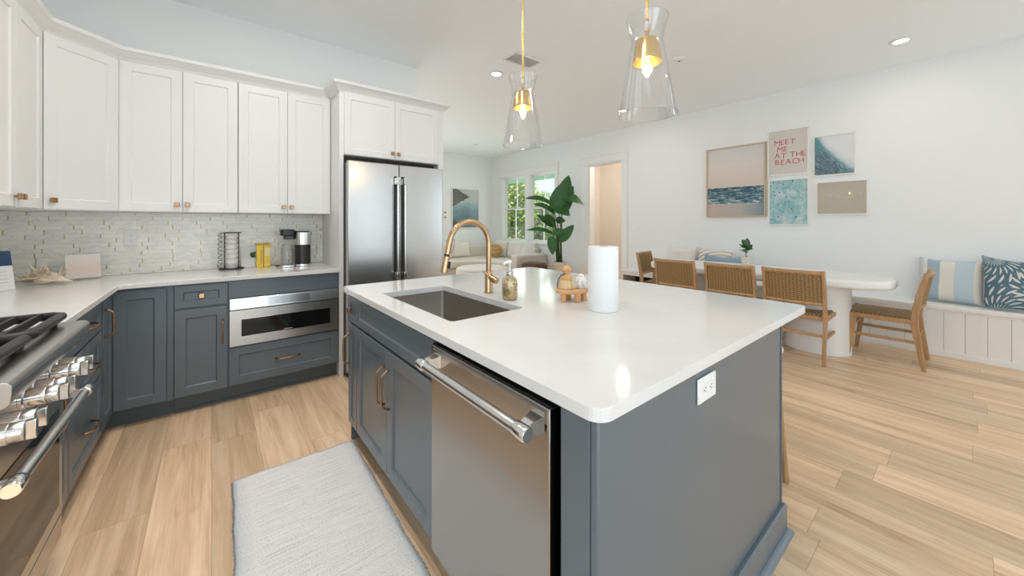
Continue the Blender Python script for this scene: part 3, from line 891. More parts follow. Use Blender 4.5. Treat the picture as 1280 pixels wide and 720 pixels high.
b.sweep([(.612, IY0-.0185), (PX1+.001, IY0-.0185), (PX1+.001, IY1)], pr)
b.build('shoe_moulding', plain('shoe_paint', (.16, .20, .235), .3, var=.03), r)
b = MB(); b.tube([(PX1-.006, IY0-.0195, .128), (PX1-.006, IY0-.0195, .88)], .0035, 8); b.build('corner_bead', G, r)

# outlet on the end panel
def outlet(name, label, loc, rz, horiz=True, parts='outlet'):
    r = thing(name, label, 'outlet' if parts == 'outlet' else 'switch', loc, rz)
    w, h = (.0585, .0365) if horiz else (.0365, .0585)
    b = MB(); b.box(-w, w, -.0065, -.0005, -h, h); b.build('plate', M['white'], r, .003)
    if parts == 'outlet':
        for s in (-1, 1):
            c = (s*.0195, 0) if horiz else (0, s*.0195)
            b = MB(); b.box(c[0]-.0145, c[0]+.0145, -.0085, -.0066, c[1]-.0145, c[1]+.0145); f = b.build('socket', M['white'], r, .004)
            b = MB()
            for k in (-1, 1):
                if horiz: b.box(c[0]-.002, c[0]+.006, -.0090, -.0084, k*.0055-.0010, k*.0055+.0010)
                else: b.box(k*.0055-.0010, k*.0055+.0010, -.0090, -.0084, c[1]-.002, c[1]+.006)
            if horiz: b.lathe([(0, -.0090), (.0024, -.0090), (.0024, -.0084), (0, -.0084)], (c[0]-.008, 0, 0), 10, axis='y')
            else: b.lathe([(0, -.0090), (.0024, -.0090), (.0024, -.0084), (0, -.0084)], (0, 0, c[1]-.008), 10, axis='y')
            b.build('slot', M['slot'], f)
    else:
        b = MB(); b.hexa([(-.016, -.0085, -.033), (.016, -.0085, -.033), (.016, -.0066, -.033), (-.016, -.0066, -.033), (-.016, -.0105, .033), (.016, -.0105, .033), (.016, -.0066, .033), (-.016, -.0066, .033)])
        b.build('rocker', M['white'], r, .001)
    return r
outlet('wall_outlet', 'white double outlet mounted sideways on the island end panel', (1.138, IY0-.0185, .812), 0)
outlet('wall_outlet', 'white double outlet set in the marble mosaic under the wall cabinets', (-.468, YK-.0125, 1.185), 0, False)
outlet('light_switch', 'white rocker light switch on the wall right of the hall opening', (XR-.001, 3.725, 1.20), -PI/2, False, 'switch')

# island worktop with the sink cut-out
SX0, SX1, SY0, SY1 = .722, 1.098, 1.262, 2.015
b = MB(); b.prism(rrect(.612, 2.150, .468, 2.385, .040, 7), .884, .914, [rrect(SX0, SX1, SY0, SY1, .018, 5)])
o = tag(b.build('island_countertop', M['quartz']), 'thick white quartz worktop with rounded corners on the kitchen island', 'countertop')
md = o.modifiers.new('bevel', 'BEVEL'); md.width = .004; md.segments = 2; md.limit_method = 'ANGLE'; md.angle_limit = math.radians(60)

# undermount sink
r = thing('kitchen_sink', 'undermount stainless steel sink bowl set into the white island worktop', 'sink', ((SX0+SX1)/2, (SY0+SY1)/2, .66))
hx, hy = (SX1-SX0)/2+.004, (SY1-SY0)/2+.004
b = MB(); rings = []
for z, ins, rr in ((.2220, -.012, .03), (.2220, 0, .018), (.03, .002, .02), (.010, .010, .02), (.002, .030, .02)):
    rings.append([b.bm.verts.new((p[0], p[1], z)) for p in rrect(-hx+ins, hx-ins, -hy+ins, hy-ins, rr, 5)])
for A, B in zip(rings, rings[1:]):
    for k in range(len(A)): b.bm.faces.new((A[k], A[(k+1) % len(A)], B[(k+1) % len(A)], B[k]))
b.bm.faces.new(rings[-1])
o = b.build('bowl', M['steel_dark'], r, smooth='auto'); md = o.modifiers.new('s', 'SOLIDIFY'); md.thickness = .0015; md.offset = 1
b = MB(); b.lathe([(.046, .0035), (.042, .006), (.034, .004), (.030, .0028), (0, .0028)], (.06, .05, 0), 28); b.build('drain', M['chrome'], r, smooth=True)

# dishwasher (front faces -x)
r = thing('dishwasher', 'stainless steel dishwasher with a thick bar handle built into the island', 'dishwasher', (IX, 1.231, 0), -PI/2)
w = .614
b = MB(); b.box(.004, w-.004, .012, .57, .10, .872); b.build('tub', M['black'], r)
b = MB(); b.box(.004, w-.006, .05, .065, 0, .10); b.build('toe_kick', M['black'], r)
b = MB(); b.box(.003, w-.006, -.030, .010, .112, .856)
bmesh.ops.recalc_face_normals(b.bm, faces=b.bm.faces[:])
d = b.build('door', steel('dishwasher_steel', (.39, .382, .372), .22), r, .003)
b = MB(); b.box(.0045, w-.0075, -.0215, .009, .8562, .861); b.build('control_strip', M['black_glass'], d)
# bracket plate with swept lower edge behind the handle
b = MB(); n = 26; pts_t, pts_b = [], []
for i in range(n+1):
    u = i/n; x = .012+(w-.030)*u
    k = min(1, min(u, 1-u)/.085); k = k*k*(3-2*k)
    pts_b.append((x, .846-.055*(.35+.65*k)-.010))
    pts_t.append((x, .846))
for i in range(n):
    (x0, z0), (x1, z1) = pts_b[i], pts_b[i+1]
    b.hexa([(x0, -.0335, z0), (x1, -.0335, z1), (x1, -.0303, z1), (x0, -.0303, z0), (x0, -.0335, .846), (x1, -.0335, .846), (x1, -.0303, .846), (x0, -.0303, .846)])
bmesh.ops.remove_doubles(b.bm, verts=b.bm.verts[:], dist=1e-5)
hb = b.build('handle_plate', M['steel_h'], d)
b = MB(); b.cyl((.050, -.093, .816), (w-.024, -.093, .816), .0150, n=24); h = b.build('handle', M['satin'], d, smooth='auto')
for xa, xb, xc in ((.036, .084, .062), (w-.056, w-.010, w-.040)):
    b = MB(); b.lathe([(0, xa), (.0160, xa), (.0185, xa+.004), (.0185, xb-.004), (.0160, xb), (0, xb)], (0, -.093, .816), 24, axis='x')
    b.hexa([(xc-.022, -.034, .795), (xc+.022, -.034, .795), (xc+.022, -.034, .838), (xc-.022, -.034, .838),
            (xc-.012, -.088, .806), (xc+.012, -.088, .806), (xc+.012, -.088, .826), (xc-.012, -.088, .826)])
    b.build('handle_bracket', M['chrome'], h, smooth='auto')

# tap
r = thing('kitchen_faucet', 'brass gooseneck kitchen faucet with a pull-down head beside the island sink', 'faucet', (1.180, 1.655, .914))
b = MB(); b.lathe([(0, .0005), (.0265, .0005), (.0265, .004), (.0225, .007), (.0215, .012), (.0215, .115), (.0185, .120), (0, .120)], n=28); b.build('base', M['champagne'], r, smooth='auto')
pts = [(0, 0, z) for z in (.118, .17, .22, .268)]
R_ = .122
pts += [(-R_+R_*math.cos(a), 0, .268+R_*math.sin(a)) for a in [PI*i/18*1.02 for i in range(1, 18)]]
pts += [(-R_*2-.008, 0, .245), (-.257, 0, .225)]
b = MB(); b.tube(pts, .0145, 18, up=(0, 1, 0)); b.build('spout', M['champagne'], r, smooth='auto')
b = MB(); b.tube([(-.2575, 0, .226), (-.2595, 0, .214)], .0137, 18); b.build('joint_ring', M['black'], r, smooth='auto')
b = MB(); b.tube([(-.2597, 0, .2135), (-.264, 0, .190), (-.272, 0, .145), (-.274, 0, .134)], [.0150, .0165, .0185, .0175], 18)
h = b.build('spray_head', M['champagne'], r, smooth='auto')
b = MB(); b.rbox((-.2545, -.0165, .172), (.016, .006, .034), (0, .17, .35)); b.build('spray_button', M['black'], h, .002)
b = MB(); b.tube([(0, -.018, .088), (.004, -.052, .076), (.006, -.066, .071)], [.0165, .0175, .0175], 16); l = b.build('lever_hub', M['champagne'], r, smooth='auto')
b = MB(); b.tube([(-.006, -.045, .082), (-.030, -.040, .100), (-.062, -.034, .128)], [.0065, .0055, .005], 10); b.build('lever', M['champagne'], l, smooth=True)

# soap dispenser
r = thing('soap_dispenser', 'clear glass soap dispenser with gold pattern and a white pump by the faucet', 'soap dispenser', (1.165, 1.452, .9145))
t = NT('gold_flecked_glass'); tr = t.n('BsdfTransparent'); tr.inputs[0].default_value = (.97, .93, .82, 1); lw = t.n('LayerWeight')
gl = t.n('BsdfGlossy'); gl.inputs['Roughness'].default_value = .02
mx = t.n('MixShader'); t.l(t.math('MULTIPLY_ADD', lw.outputs['Facing'], .6, .10), mx.inputs[0]); t.l(tr.outputs[0], mx.inputs[1]); t.l(gl.outputs[0], mx.inputs[2])
x, y, z = t.sep(t.coord()); an = t.math('MULTIPLY', t.math('ARCTAN2', y, x), 2.2)
zz = t.math('MULTIPLY', z, 42); rw_ = t.math('FLOOR', zz)
u = t.math('ADD', an, t.math('MULTIPLY', t.math('MODULO', rw_, 2), .5))
ce = t.math('ADD', t.math('POWER', t.math('SUBTRACT', t.math('FRACT', u), .5), 2), t.math('POWER', t.math('SUBTRACT', t.math('FRACT', zz), .5), 2))
band = t.math('MULTIPLY', t.math('GREATER_THAN', ce, .20), t.math('LESS_THAN', z, .108))
g2 = t.n('BsdfPrincipled'); g2.inputs['Base Color'].default_value = (.60, .45, .25, 1); g2.inputs['Metallic'].default_value = .9; g2.inputs['Roughness'].default_value = .3
m2 = t.n('MixShader'); t.l(band, m2.inputs[0]); t.l(mx.outputs[0], m2.inputs[1]); t.l(g2.outputs[0], m2.inputs[2]); t.l(m2.outputs[0], t.out.inputs[0])
b = MB(); b.lathe([(0, .001), (.036, .001), (.039, .006), (.0395, .078), (.037, .095), (.028, .110), (.016, .118), (.0145, .124)], n=36); b.build('bottle', t.m, r, smooth='auto')
t = NT('soap_liquid'); t.base((.78, .62, .30)).set(Roughness=.2, Alpha=.55)
b = MB(); b.lathe([(0, .004), (.035, .004), (.0365, .008), (.0365, .060), (0, .060)], n=28); b.build('soap', t.m, r, smooth='auto')
b = MB(); b.lathe([(0, .120), (.0165, .120), (.0175, .124), (.0175, .138), (.013, .143), (0, .143)], n=24); b.build('collar', M['chrome'], r, smooth='auto')
b = MB(); b.tube([(0, 0, .143), (0, 0, .182)], .0055, 12); b.tube([(.009, .004, .186), (-.012, .0, .187), (-.034, -.004, .183), (-.042, -.006, .175)], [.0085, .0085, .0055, .0045], 12); b.build('pump', M['white'], r, smooth='auto')
b = MB(); b.tube([(0, 0, .119), (.006, 0, .01)], .002, 8); b.build('dip_tube', M['white'], r)

# little wooden stand with brush and scrubber
RX, RY = 1.385, 1.232
r = thing('wooden_riser', 'small light wood riser on three stubby legs, on the island worktop', 'riser', (RX, RY, .9145), math.radians(-20))
b = MB(); b.lathe([(0, .040), (.080, .040), (.083, .043), (.083, .057), (.080, .060), (0, .060)], n=40, sy=.72); b.build('top', M['bamboo'], r, smooth='auto')
for x, y in ((-.056, -.018), (.004, -.045), (.058, -.012), (0, .042)):
    b = MB(); b.lathe([(0, .0005), (.0135, .0005), (.0145, .003), (.0145, .0395), (0, .0395)], (x, y, 0), 18); b.build('leg', M['bamboo'], r, smooth='auto')
r = thing('dish_brush', 'round wooden pot brush with pale bristles standing on the little riser', 'brush', (RX-.022, RY+.016, .9750))
t = NT('bristle'); a_, b_, c_ = t.sep(t.coord()); an = t.math('ARCTAN2', b_, a_)
t.base(t.ramp(t.noise(t.comb(t.math('MULTIPLY', an, 14), t.math('MULTIPLY', c_, 6), 0), 2, 2), [(.35, (.58, .40, .18)), (.6, (.86, .72, .46))])).set(Roughness=.8)
b = MB()
for i in range(70):
    a = i*2.39996; rr = .036*math.sqrt((i+.5)/70)
    b.tube([(rr*math.cos(a)*1.15, rr*math.sin(a)*1.15, .0005), (rr*math.cos(a)*.78, rr*math.sin(a)*.78, .046)], [.0042, .0036], 6)
b.build('bristles', t.m, r, smooth='auto')
b = MB(); b.lathe([(0, .043), (.030, .043), (.032, .047), (.029, .055), (.020, .064), (.0125, .071), (.012, .075), (.020, .081), (.0245, .091), (.022, .103), (.012, .110), (0, .112)], n=28); b.build('handle', M['bamboo'], r, smooth=True)
b = MB(); q = [(-.012, .073), (-.030, .066), (-.044, .045), (-.050, .016), (-.047, .003)]
b.tube([(.776*u-.006, -.63*u-.010, z) for u, z in q], .0024, 6); b.build('cord', plain('dark_cord', (.06, .045, .035), .8), r, smooth=True)
r = thing('scrubber', 'white ruffled scrubber lying on the little wooden riser', 'scrubber', (RX+.047, RY-.016, .9750))
b = MB()
for k, (rr, z0, z1, ph) in enumerate(((.040, .001, .030, 0), (.038, .012, .044, .4), (.030, .026, .056, .9), (.016, .042, .070, .2))):
    n = 56; A, B, T_ = [], [], None
    for i in range(n):
        a = 2*PI*i/n; w_ = 1+.13*math.sin(7*a+ph*5)
        A.append(b.bm.verts.new((rr*w_*math.cos(a), rr*w_*math.sin(a), z0)))
        B.append(b.bm.verts.new((rr*.62*w_*math.cos(a+.15), rr*.62*w_*math.sin(a+.15), z1-.004)))
    C_ = b.bm.verts.new((0, 0, z1)); D_ = b.bm.verts.new((0, 0, z0))
    for i in range(n):
        j = (i+1) % n
        b.bm.faces.new((A[i], A[j], B[j], B[i])); b.bm.faces.new((B[i], B[j], C_)); b.bm.faces.new((A[j], A[i], D_))
tag(b.build('ruffle', M['white'], r, smooth=True))

# paper roll
r = thing('paper_towel_roll', 'upright white roll of paper towel standing on the island worktop', 'paper towel', (1.345, 1.015, .9145))
b = MB(); b.lathe([(.021, .0005), (.064, .0005), (.0655, .003), (.0655, .276), (.064, .279), (.021, .279)], n=56, close=True); b.build('roll', M['paper'], r, smooth='auto')
b = MB(); b.lathe([(.0185, .001), (.0208, .001), (.0208, .2795), (.0185, .2795)], n=28, close=True); b.build('core', plain('cardboard', (.48, .36, .24), .85), r, smooth='auto')
b = MB(); b.tube([(.0655*math.cos(a), .0655*math.sin(a), z) for a, z in ((-2.2, .004), (-2.2, .275))], .0006, 6); b.build('loose_edge', M['paper'], r)

# stool tucked under the overhang
def stool(y, label):
    r = thing('counter_stool', label, 'stool', (2.075, y, 0), 0, 'counter stools behind the island')
    b = MB(); b.prism(rrect(-.165, .165, -.20, .20, .10, 6), .655, .70); s_ = b.build('seat', M['sofa'], r, .02, 3)
    b = MB(); b.prism(rrect(-.155, .155, -.19, .19, .09, 6), .625, .654); b.build('seat_frame', M['oak'], r)
    for sx in (-1, 1):
        for sy in (-1, 1):
            b = MB(); b.tube([(sx*.12, sy*.15, .626), (sx*.155, sy*.19, 0.0)], [.018, .014], 12); b.build('leg', M['oak'], r, smooth='auto')
    for sx in (-1, 1):
        b = MB(); b.tube([(sx*.145, -.172, .22), (sx*.145, .172, .22)], .010, 10); b.build('stretcher', M['oak'], r, smooth='auto')
    return r
stool(.76, 'teak counter stool with a cream seat tucked behind the near end of the island')
stool(1.42, 'teak counter stool with a cream seat hidden behind the middle of the island')
stool(2.06, 'teak counter stool with a cream seat hidden behind the far end of the island')

# ================================================================== RANGE (front faces +x)
RY0, RY1 = 1.440, 2.170
r = thing('range_cooker', 'stainless steel gas range with chunky chrome knobs and a bar handle', 'range', (-.470, RY0, 0), PI/2)
w = RY1-RY0; DY = .624
b = MB(); b.box(.002, w-.002, .002, DY, .11, .895); b.build('body', M['grey_side'], r)
b = MB(); b.box(.012, w-.012, .06, .075, 0, .109); b.build('toe_kick', M['black'], r)
# ledge with a rounded nose
b = MB(); prof = [(.0, .920), (-.080, .920), (-.092, .917), (-.099, .908), (-.100, .890), (-.097, .868), (-.090, .858), (-.080, .855), (.0, .855)]
A = [b.bm.verts.new((0, y, z)) for y, z in prof]; B = [b.bm.verts.new((w, y, z)) for y, z in prof]
for k in range(len(A)): b.bm.faces.new((A[k], A[(k+1) % len(A)], B[(k+1) % len(A)], B[k]))
b.bm.faces.new(A); b.bm.faces.new(B[::-1])
b.build('front_ledge', M['steel_h'], r, .0015)
b = MB(); b.box(0, w, .001, DY, .896, .912); b.build('cooktop', M['black'], r, .002)
b = MB(); b.box(0, w, DY-.032, DY, .913, .965); b.build('back_guard', M['steel_h'], r, .002)
b = MB(); b.box(.003, w-.003, -.030, .0, .705, .854); cp = b.build('control_panel', M['steel_h'], r, .002)
for kx in (.640, .568, .410, .332, .138, .062):
    b = MB(); b.lathe([(0, -.0305), (.031, -.0305), (.031, -.038), (.0275, -.041), (.0265, -.078), (.0255, -.080), (0, -.080)], (kx, 0, .775), 32, axis='y')
    k = b.build('knob', M['chrome'], r, smooth='auto')
    b = MB(); b.lathe([(0, -.0802), (.0245, -.0802), (.0245, -.103), (.023, -.105), (0, -.105)], (kx, 0, .775), 32, axis='y')
    b.build('knob_cap', M['satin'], k, smooth='auto')
    b = MB(); b.box(kx-.0085, kx+.0085, -.124, -.1052, .751, .799); b.build('knob_grip', M['satin'], k, .002)
# oven door
b = MB(); b.box(.003, w-.003, -.030, .0, .205, .698); d = b.build('oven_door', M['steel_h'], r, .003)
b = MB(); b.box(.050, w-.050, -.0325, -.0302, .255, .610); b.build('oven_window', M['black_glass'], d, .001)
b = MB(); b.cyl((.030, -.095, .655), (w-.030, -.095, .655), .0150, n=24); h = b.build('handle', M['satin'], d, smooth='auto')
for xa, xb in ((.006, .058), (w-.058, w-.006)):
    b = MB(); b.lathe([(0, xa), (.0170, xa), (.0195, xa+.004), (.0195, xb-.004), (.0170, xb), (0, xb)], (0, -.095, .655), 24, axis='x')
    b.box((xa+xb)/2-.015, (xa+xb)/2+.015, -.088, -.0302, .641, .669)
    b.build('handle_bracket', M['chrome'], h, smooth='auto')
b = MB(); b.box(.003, w-.003, -.028, .0, .115, .198); b.build('lower_panel', M['steel_h'], r, .003)
for i, bx in enumerate((.19, w-.19)):
    for by in (.19, .44):
        b = MB(); b.lathe([(0, .9125), (.055, .9125), (.052, .922), (.038, .927), (.038, .936), (.030, .939), (0, .939)], (bx, by, 0), 28); b.build('burner', M['iron'], r, smooth='auto')
for i in range(2):
    x0 = .008+i*(w-.016)/2+.002; x1 = x0+(w-.016)/2-.004
    b = MB(); zt = .964; y0, y1 = -.042, DY-.045
    fr = [(x0+.030, y0+.008), (x0+.012, y0+.030), (x0+.012, y1), (x1-.012, y1), (x1-.012, y0+.030), (x1-.030, y0+.008)]
    b.tube([(p[0], p[1], zt-.014) for p in fr], .0155, 12, closed=True)
    for k in range(1, 11):
        yy = y0+.005+k*(y1-y0-.02)/11
        b.hexa([(x0+.012, yy-.007, zt-.022), (x1-.012, yy-.007, zt-.022), (x1-.012, yy+.007, zt-.022), (x0+.012, yy+.007, zt-.022), (x0+.012, yy-.005, zt+.001), (x1-.012, yy-.005, zt+.001), (x1-.012, yy+.005, zt+.001), (x0+.012, yy+.005, zt+.001)])
    for (px_, py_) in ((x0+.016, y0+.03), (x1-.016, y0+.03), (x0+.014, y1-.01), (x1-.014, y1-.01)): b.tube([(px_, py_, .921 if py_ < .05 else .913), (px_, py_, zt-.012)], .012, 8)
    b.build('grate', M['iron'], r, smooth='auto')

# ================================================================== PENDANTS
def pendant(x, y, label):
    r = thing('pendant_lamp', label, 'pendant lamp', (x, y, 1.730), 0, 'pendants over the island')
    b = MB(); b.lathe([(.112, 0), (.109, .004), (.0615, .278), (.0588, .292), (.0605, .306), (.0790, .384)], n=64)
    o = b.build('glass_shade', M['glass'], r, smooth=True)
    b = MB(); b.tube([(.112*math.cos(2*PI*i/48), .112*math.sin(2*PI*i/48), 0) for i in range(48)], .0016, 6, closed=True); b.tube([(.079*math.cos(2*PI*i/48), .079*math.sin(2*PI*i/48), .384) for i in range(48)], .0013, 6, closed=True)
    b.build('glass_rim', M['glass'], o, smooth=True)
    b = MB(); b.lathe([(.0560, .208), (.0445, .293), (.042, .297), (.006, .300), (.006, .297), (.040, .294), (.0425, .290), (.0540, .208)], n=48, close=True)
    b.build('brass_cap', M['gold'], r, smooth='auto')
    b = MB(); b.lathe([(0, .30), (.008, .30), (.008, .330), (.010, .332), (.010, .345), (.005, .348), (0, .348)], n=16); b.build('finial', M['champagne'], r, smooth='auto')
    b = MB(); b.tube([(.0165*math.cos(a), 0, .365+.0165*math.sin(a)) for a in [2*PI*i/24 for i in range(24)]], .0022, 8, closed=True); b.build('ring', M['champagne'], r, smooth=True)
    b = MB(); b.tube([(0, 0, .380), (0, 0, 1.305)], .0058, 12); b.lathe([(.0058, .378), (.009, .382), (.009, .395), (.0058, .40)], n=16); b.lathe([(.0058, .60), (.0078, .603), (.0078, .622), (.0058, .625)], n=14)
    b.build('rod', M['gold'], r, smooth='auto')
    b = MB(); b.lathe([(0, 1.319), (.060, 1.319), (.060, 1.303), (.055, 1.297), (0, 1.297)], n=36); b.build('canopy', M['gold'], r, smooth='auto')
    b = MB(); b.lathe([(0, .296), (.014, .296), (.014, .245), (.012, .24), (0, .24)], n=20); so = b.build('socket', M['champagne'], r, smooth='auto')
    b = MB(); b.lathe([(.012, .240), (.013, .232), (.021, .205), (.0225, .185), (.017, .160), (.006, .146), (0, .144)], n=24); bu = b.build('bulb', M['glass'], r, smooth=True)
    b = MB(); b.tube([(.004*math.cos(k*1.57), .004*math.sin(k*1.57), .225-.006*k) for k in range(9)], .0030, 6); b.build('filament', M['filament'], bu)
    light('lamp', 'POINT', (0, 0, .195), 4, (1, .76, .46), radius=.018, parent=r)
pendant(1.35, 1.565, 'left glass cone pendant with a brass cap, farther from the camera')
pendant(1.35, .805, 'right glass cone pendant with a brass cap, nearer and larger in view')

# ================================================================== DINING
BX = 5.52; BT = .49
r = thing('window_bench', 'long built-in white bench with vertical boards along the dining wall', 'bench', (BX, 1.2, 0))
y0, y1 = -1.3-1.2, 3.78-1.2; ny0 = 2.86-1.2
b = MB(); b.box(.016, XR-BX-.017, y0, ny0, .0, .452); b.build('body', M['trim'], r)
b = MB(); b.box(.0, XR-BX-.017, y1-.03, y1, 0, .452); b.box(.0, .02, ny0, y1-.03, .40, .452); b.build('end_panel', M['trim'], r, .002)
b = MB(); b.box(XR-BX-.05, XR-BX-.02, ny0+.002, y1-.032, 0, .45); b.box(.03, XR-BX-.05, ny0+.002, y1-.032, .001, .012); b.box(.022, XR-BX-.05, ny0+.002, y1-.032, .436, .451); b.build('niche_shade_lining', plain('niche_shade_lining', (.02, .019, .018), .8), r)  # near-black lining paints the shadow inside the open bench niche
b = MB(); y = y0
while y < ny0-.01:
    b.box(.0, .0155, y+.0010, min(y+.131, ny0)-.0010, .055, .43); y += .131
b.build('front_boards', M['trim'], r, .0012)
b = MB(); b.box(-.012, .0155, y0, ny0, 0, .055); b.box(-.006, .0155, y0, ny0, .43, .452); b.build('rails', M['trim'], r, .003)
b = MB(); b.box(-.022, XR-BX-.002, y0, y1+.01, .4525, BT); b.build('seat_top', M['trim'], r, .006)

# table
TX, TY0, TY1 = 4.86, .40, 2.76; TR = .45
r = thing('dining_table', 'long white oval dining table on two drum pedestals', 'table', (TX, (TY0+TY1)/2, 0))
L = (TY1-TY0)/2
def oval(hx, hy, p=2.6, n=72):
    return [(hx*math.copysign(abs(math.cos(2*PI*i/n))**(2/p), math.cos(2*PI*i/n)), hy*math.copysign(abs(math.sin(2*PI*i/n))**(2/p), math.sin(2*PI*i/n))) for i in range(n)]
b = MB(); b.prism(oval(TR, L, 3.0), .690, .772); b.build('tabletop', M['table'], r, .028, 5)
for s in (-1, 1):
    b = MB(); b.prism([(x, y+s*.60) for x, y in oval(.23, .27, 2.2, 48)], 0, .689); b.build('pedestal', M['table'], r, .004)
tbl = r

def chair_build(label):
    r = thing('dining_chair', label, 'chair', (0, 0, 0), 0, 'teak dining chairs')
    O = M['oak']
    # outline of a rear leg rising into the back post
    def side(path, wid):
        pass
    for s in (-1, 1):
        b = MB(); x = s*.232
        pts = [(-.250, .0), (-.222, .20), (-.192, .40), (-.200, .52), (-.232, .70), (-.270, .862)]
        hw = [.016, .021, .027, .025, .021, .017]
        A = []
        for (y, z), h in zip(pts, hw):
            A.append([b.bm.verts.new(p) for p in ((x-.014, y-h, z), (x+.014, y-h, z), (x+.014, y+h, z), (x-.014, y+h, z))])
        for P_, Q_ in zip(A, A[1:]):
            for k in range(4): b.bm.faces.new((P_[k], P_[(k+1) % 4], Q_[(k+1) % 4], Q_[k]))
        b.bm.faces.new(A[0][::-1]); b.bm.faces.new(A[-1])
        b.build('leg', O, r, .006, 3)
        b = MB(); A = []
        for (y, z), h in zip(((.250, 0), (.222, .22), (.200, .43)), (.015, .020, .024)):
            A.append([b.bm.verts.new(p) for p in ((x-.014, y-h, z), (x+.014, y-h, z), (x+.014, y+h, z), (x-.014, y+h, z))])
        for P_, Q_ in zip(A, A[1:]):
            for k in range(4): b.bm.faces.new((P_[k], P_[(k+1) % 4], Q_[(k+1) % 4], Q_[k]))
        b.bm.faces.new(A[0][::-1]); b.bm.faces.new(A[-1])
        b.build('leg', O, r, .006, 3)
    b = MB()
    for s in (-1, 1): b.box(s*.217, s*.247, -.18, .255, .395, .435)
    b.box(-.217, .217, .215, .245, .395, .435); b.box(-.217, .217, -.20, -.172, .395, .432)
    b.build('seat_frame', O, r, .008, 3)
    def woven(name, rows, pt, th, nx=14):
        """curved woven panel with UVs; pt(u, v) gives the mid surface"""
        me = bpy.data.meshes.new(name); bm = bmesh.new(); uvl = bm.loops.layers.uv.new()
        g = [[[bm.verts.new(Vector(pt(i/nx, j/rows))+Vector(th)*k) for i in range(nx+1)] for j in range(rows+1)] for k in (-.5, .5)]
        uv = {}
        for k in range(2):
            for j in range(rows+1):
                for i in range(nx+1): uv[g[k][j][i]] = (i/nx, j/rows)
        for k in range(2):
            for j in range(rows):
                for i in range(nx):
                    q = (g[k][j][i], g[k][j][i+1], g[k][j+1][i+1], g[k][j+1][i]); bm.faces.new(q if k else q[::-1])
        for j in range(rows):
            for i in (0, nx): bm.faces.new((g[0][j][i], g[0][j+1][i], g[1][j+1][i], g[1][j][i]))
        for i in range(nx):
            for j in (0, rows): bm.faces.new((g[0][j][i], g[0][j][i+1], g[1][j][i+1], g[1][j][i]))
        bmesh.ops.recalc_face_normals(bm, faces=bm.faces[:])
        for f in bm.faces:
            for lp in f.loops: lp[uvl].uv = uv[lp.vert]
        bm.to_mesh(me); bm.free()
        return link(name, me, M['weave'], r, smooth='auto')
    woven('seat', 10, lambda u, v: (-.225+.45*u, -.172+.425*v, .4405-.016*math.sin(PI*u)*math.sin(PI*v)+(.006 if v > .99 else 0)), (0, 0, .016))
    def bk(u, v):
        z = .565+.262*v; y = -.207-(z-.52)*.178
        return (-.2155+.431*u, y-.030*math.sin(PI*u)**.8, z)
    woven('backrest', 8, bk, (0, .014, 0), 18)
    for nm, z, rr in (('top_rail', .838, .0165), ('lower_rail', .553, .014)):
        y = -.207-(z-.52)*.178
        b = MB(); b.tube([(-.217+.434*i/14, y-.030*math.sin(PI*i/14)**.8, z) for i in range(15)], rr, 12, flat=1.25); b.build(nm, O, r, smooth='auto')
    for s in (-1, 1):
        b = MB(); b.box(s*.222, s*.242, -.205, .215, .225, .252); b.build('stretcher', O, r, .004)
    b = MB(); b.box(-.217, .217, -.220, -.200, .250, .275); b.build('stretcher', O, r, .004)
    b = MB(); b.box(-.217, .217, .205, .225, .30, .325); b.build('stretcher', O, r, .004)
    return r
c0 = chair_build('woven teak dining chair at the near end of the table, seen from the side')
c0.location = (5.045, .485, 0)
dup(c0, (4.520, 1.043, 0), -PI/2, 'woven teak dining chair seen from behind, nearest to the island corner')
dup(c0, (4.520, 1.598, 0), -PI/2, 'woven teak dining chair seen from behind, middle of the three along the table')
dup(c0, (4.520, 2.195, 0), -PI/2, 'woven teak dining chair seen from behind, farthest of the three along the table')
dup(c0, (5.08, 2.80, 0), PI+.14, 'woven teak dining chair at the far end of the table near the hall opening')

# ------------------------------------------------------------------ cushions
def cushion(name, label, loc, w, h, t, mat, rz=0, tilt=.2, cat='cushion', group=None, parent=None, n=18, dent=0, roll=0):
    me = bpy.data.meshes.new(name); bm = bmesh.new(); uvl = bm.loops.layers.uv.new(); uv = {}
    G_ = []
    for k in (-1, 1):
        rows = []
        for j in range(n+1):
            row = []
            for i in range(n+1):
                u, v = -1+2*i/n, -1+2*j/n
                edge = i in (0, n) or j in (0, n)
                x = w/2*u*(1-.06*(1-v*v)); z = h/2*v*(1-.06*(1-u*u))-dent*(1-u*u)*max(0, v)**2
                y = k*t/2*max(0, (1-u**4)*(1-v**4))**.55*(1+.05*math.sin(5*u+3*v))
                if edge and k == 1: vt = G_[0][j][i]
                else:
                    vt = bm.verts.new((x, y, z+h/2)); uv[vt] = (i/n, j/n)
                row.append(vt)
            rows.append(row)
        G_.append(rows)
    for k in range(2):
        for j in range(n):
            for i in range(n):
                q = [G_[k][j][i], G_[k][j][i+1], G_[k][j+1][i+1], G_[k][j+1][i]]
                bm.faces.new(q if k == 0 else q[::-1])
    for f in bm.faces:
        for lp in f.loops: lp[uvl].uv = uv[lp.vert]
    bm.to_mesh(me); bm.free()
    o = link(name, me, mat, parent, smooth=True, sub=1)
    o.location = loc; o.rotation_euler = (-tilt, roll, rz)
    if label: tag(o, label, cat, group)
    return o
def stripe_mat(nm, stops, vertical=True, nscale=240):
    t = NT(nm); u, v, _ = t.sep(t.coord('UV'))
    c = t.ramp(u if vertical else v, stops, 'CONSTANT')
    wv = t.noise(t.coord('UV', (nscale, nscale, 1)), 1, 2)
    t.base(t.mix(.25, c, t.ramp(wv, [(.3, (.55, .55, .55)), (.7, (1, 1, 1))]), 'MULTIPLY')).set(Roughness=.9); t.bump(wv, .2, .003)
    return t.m
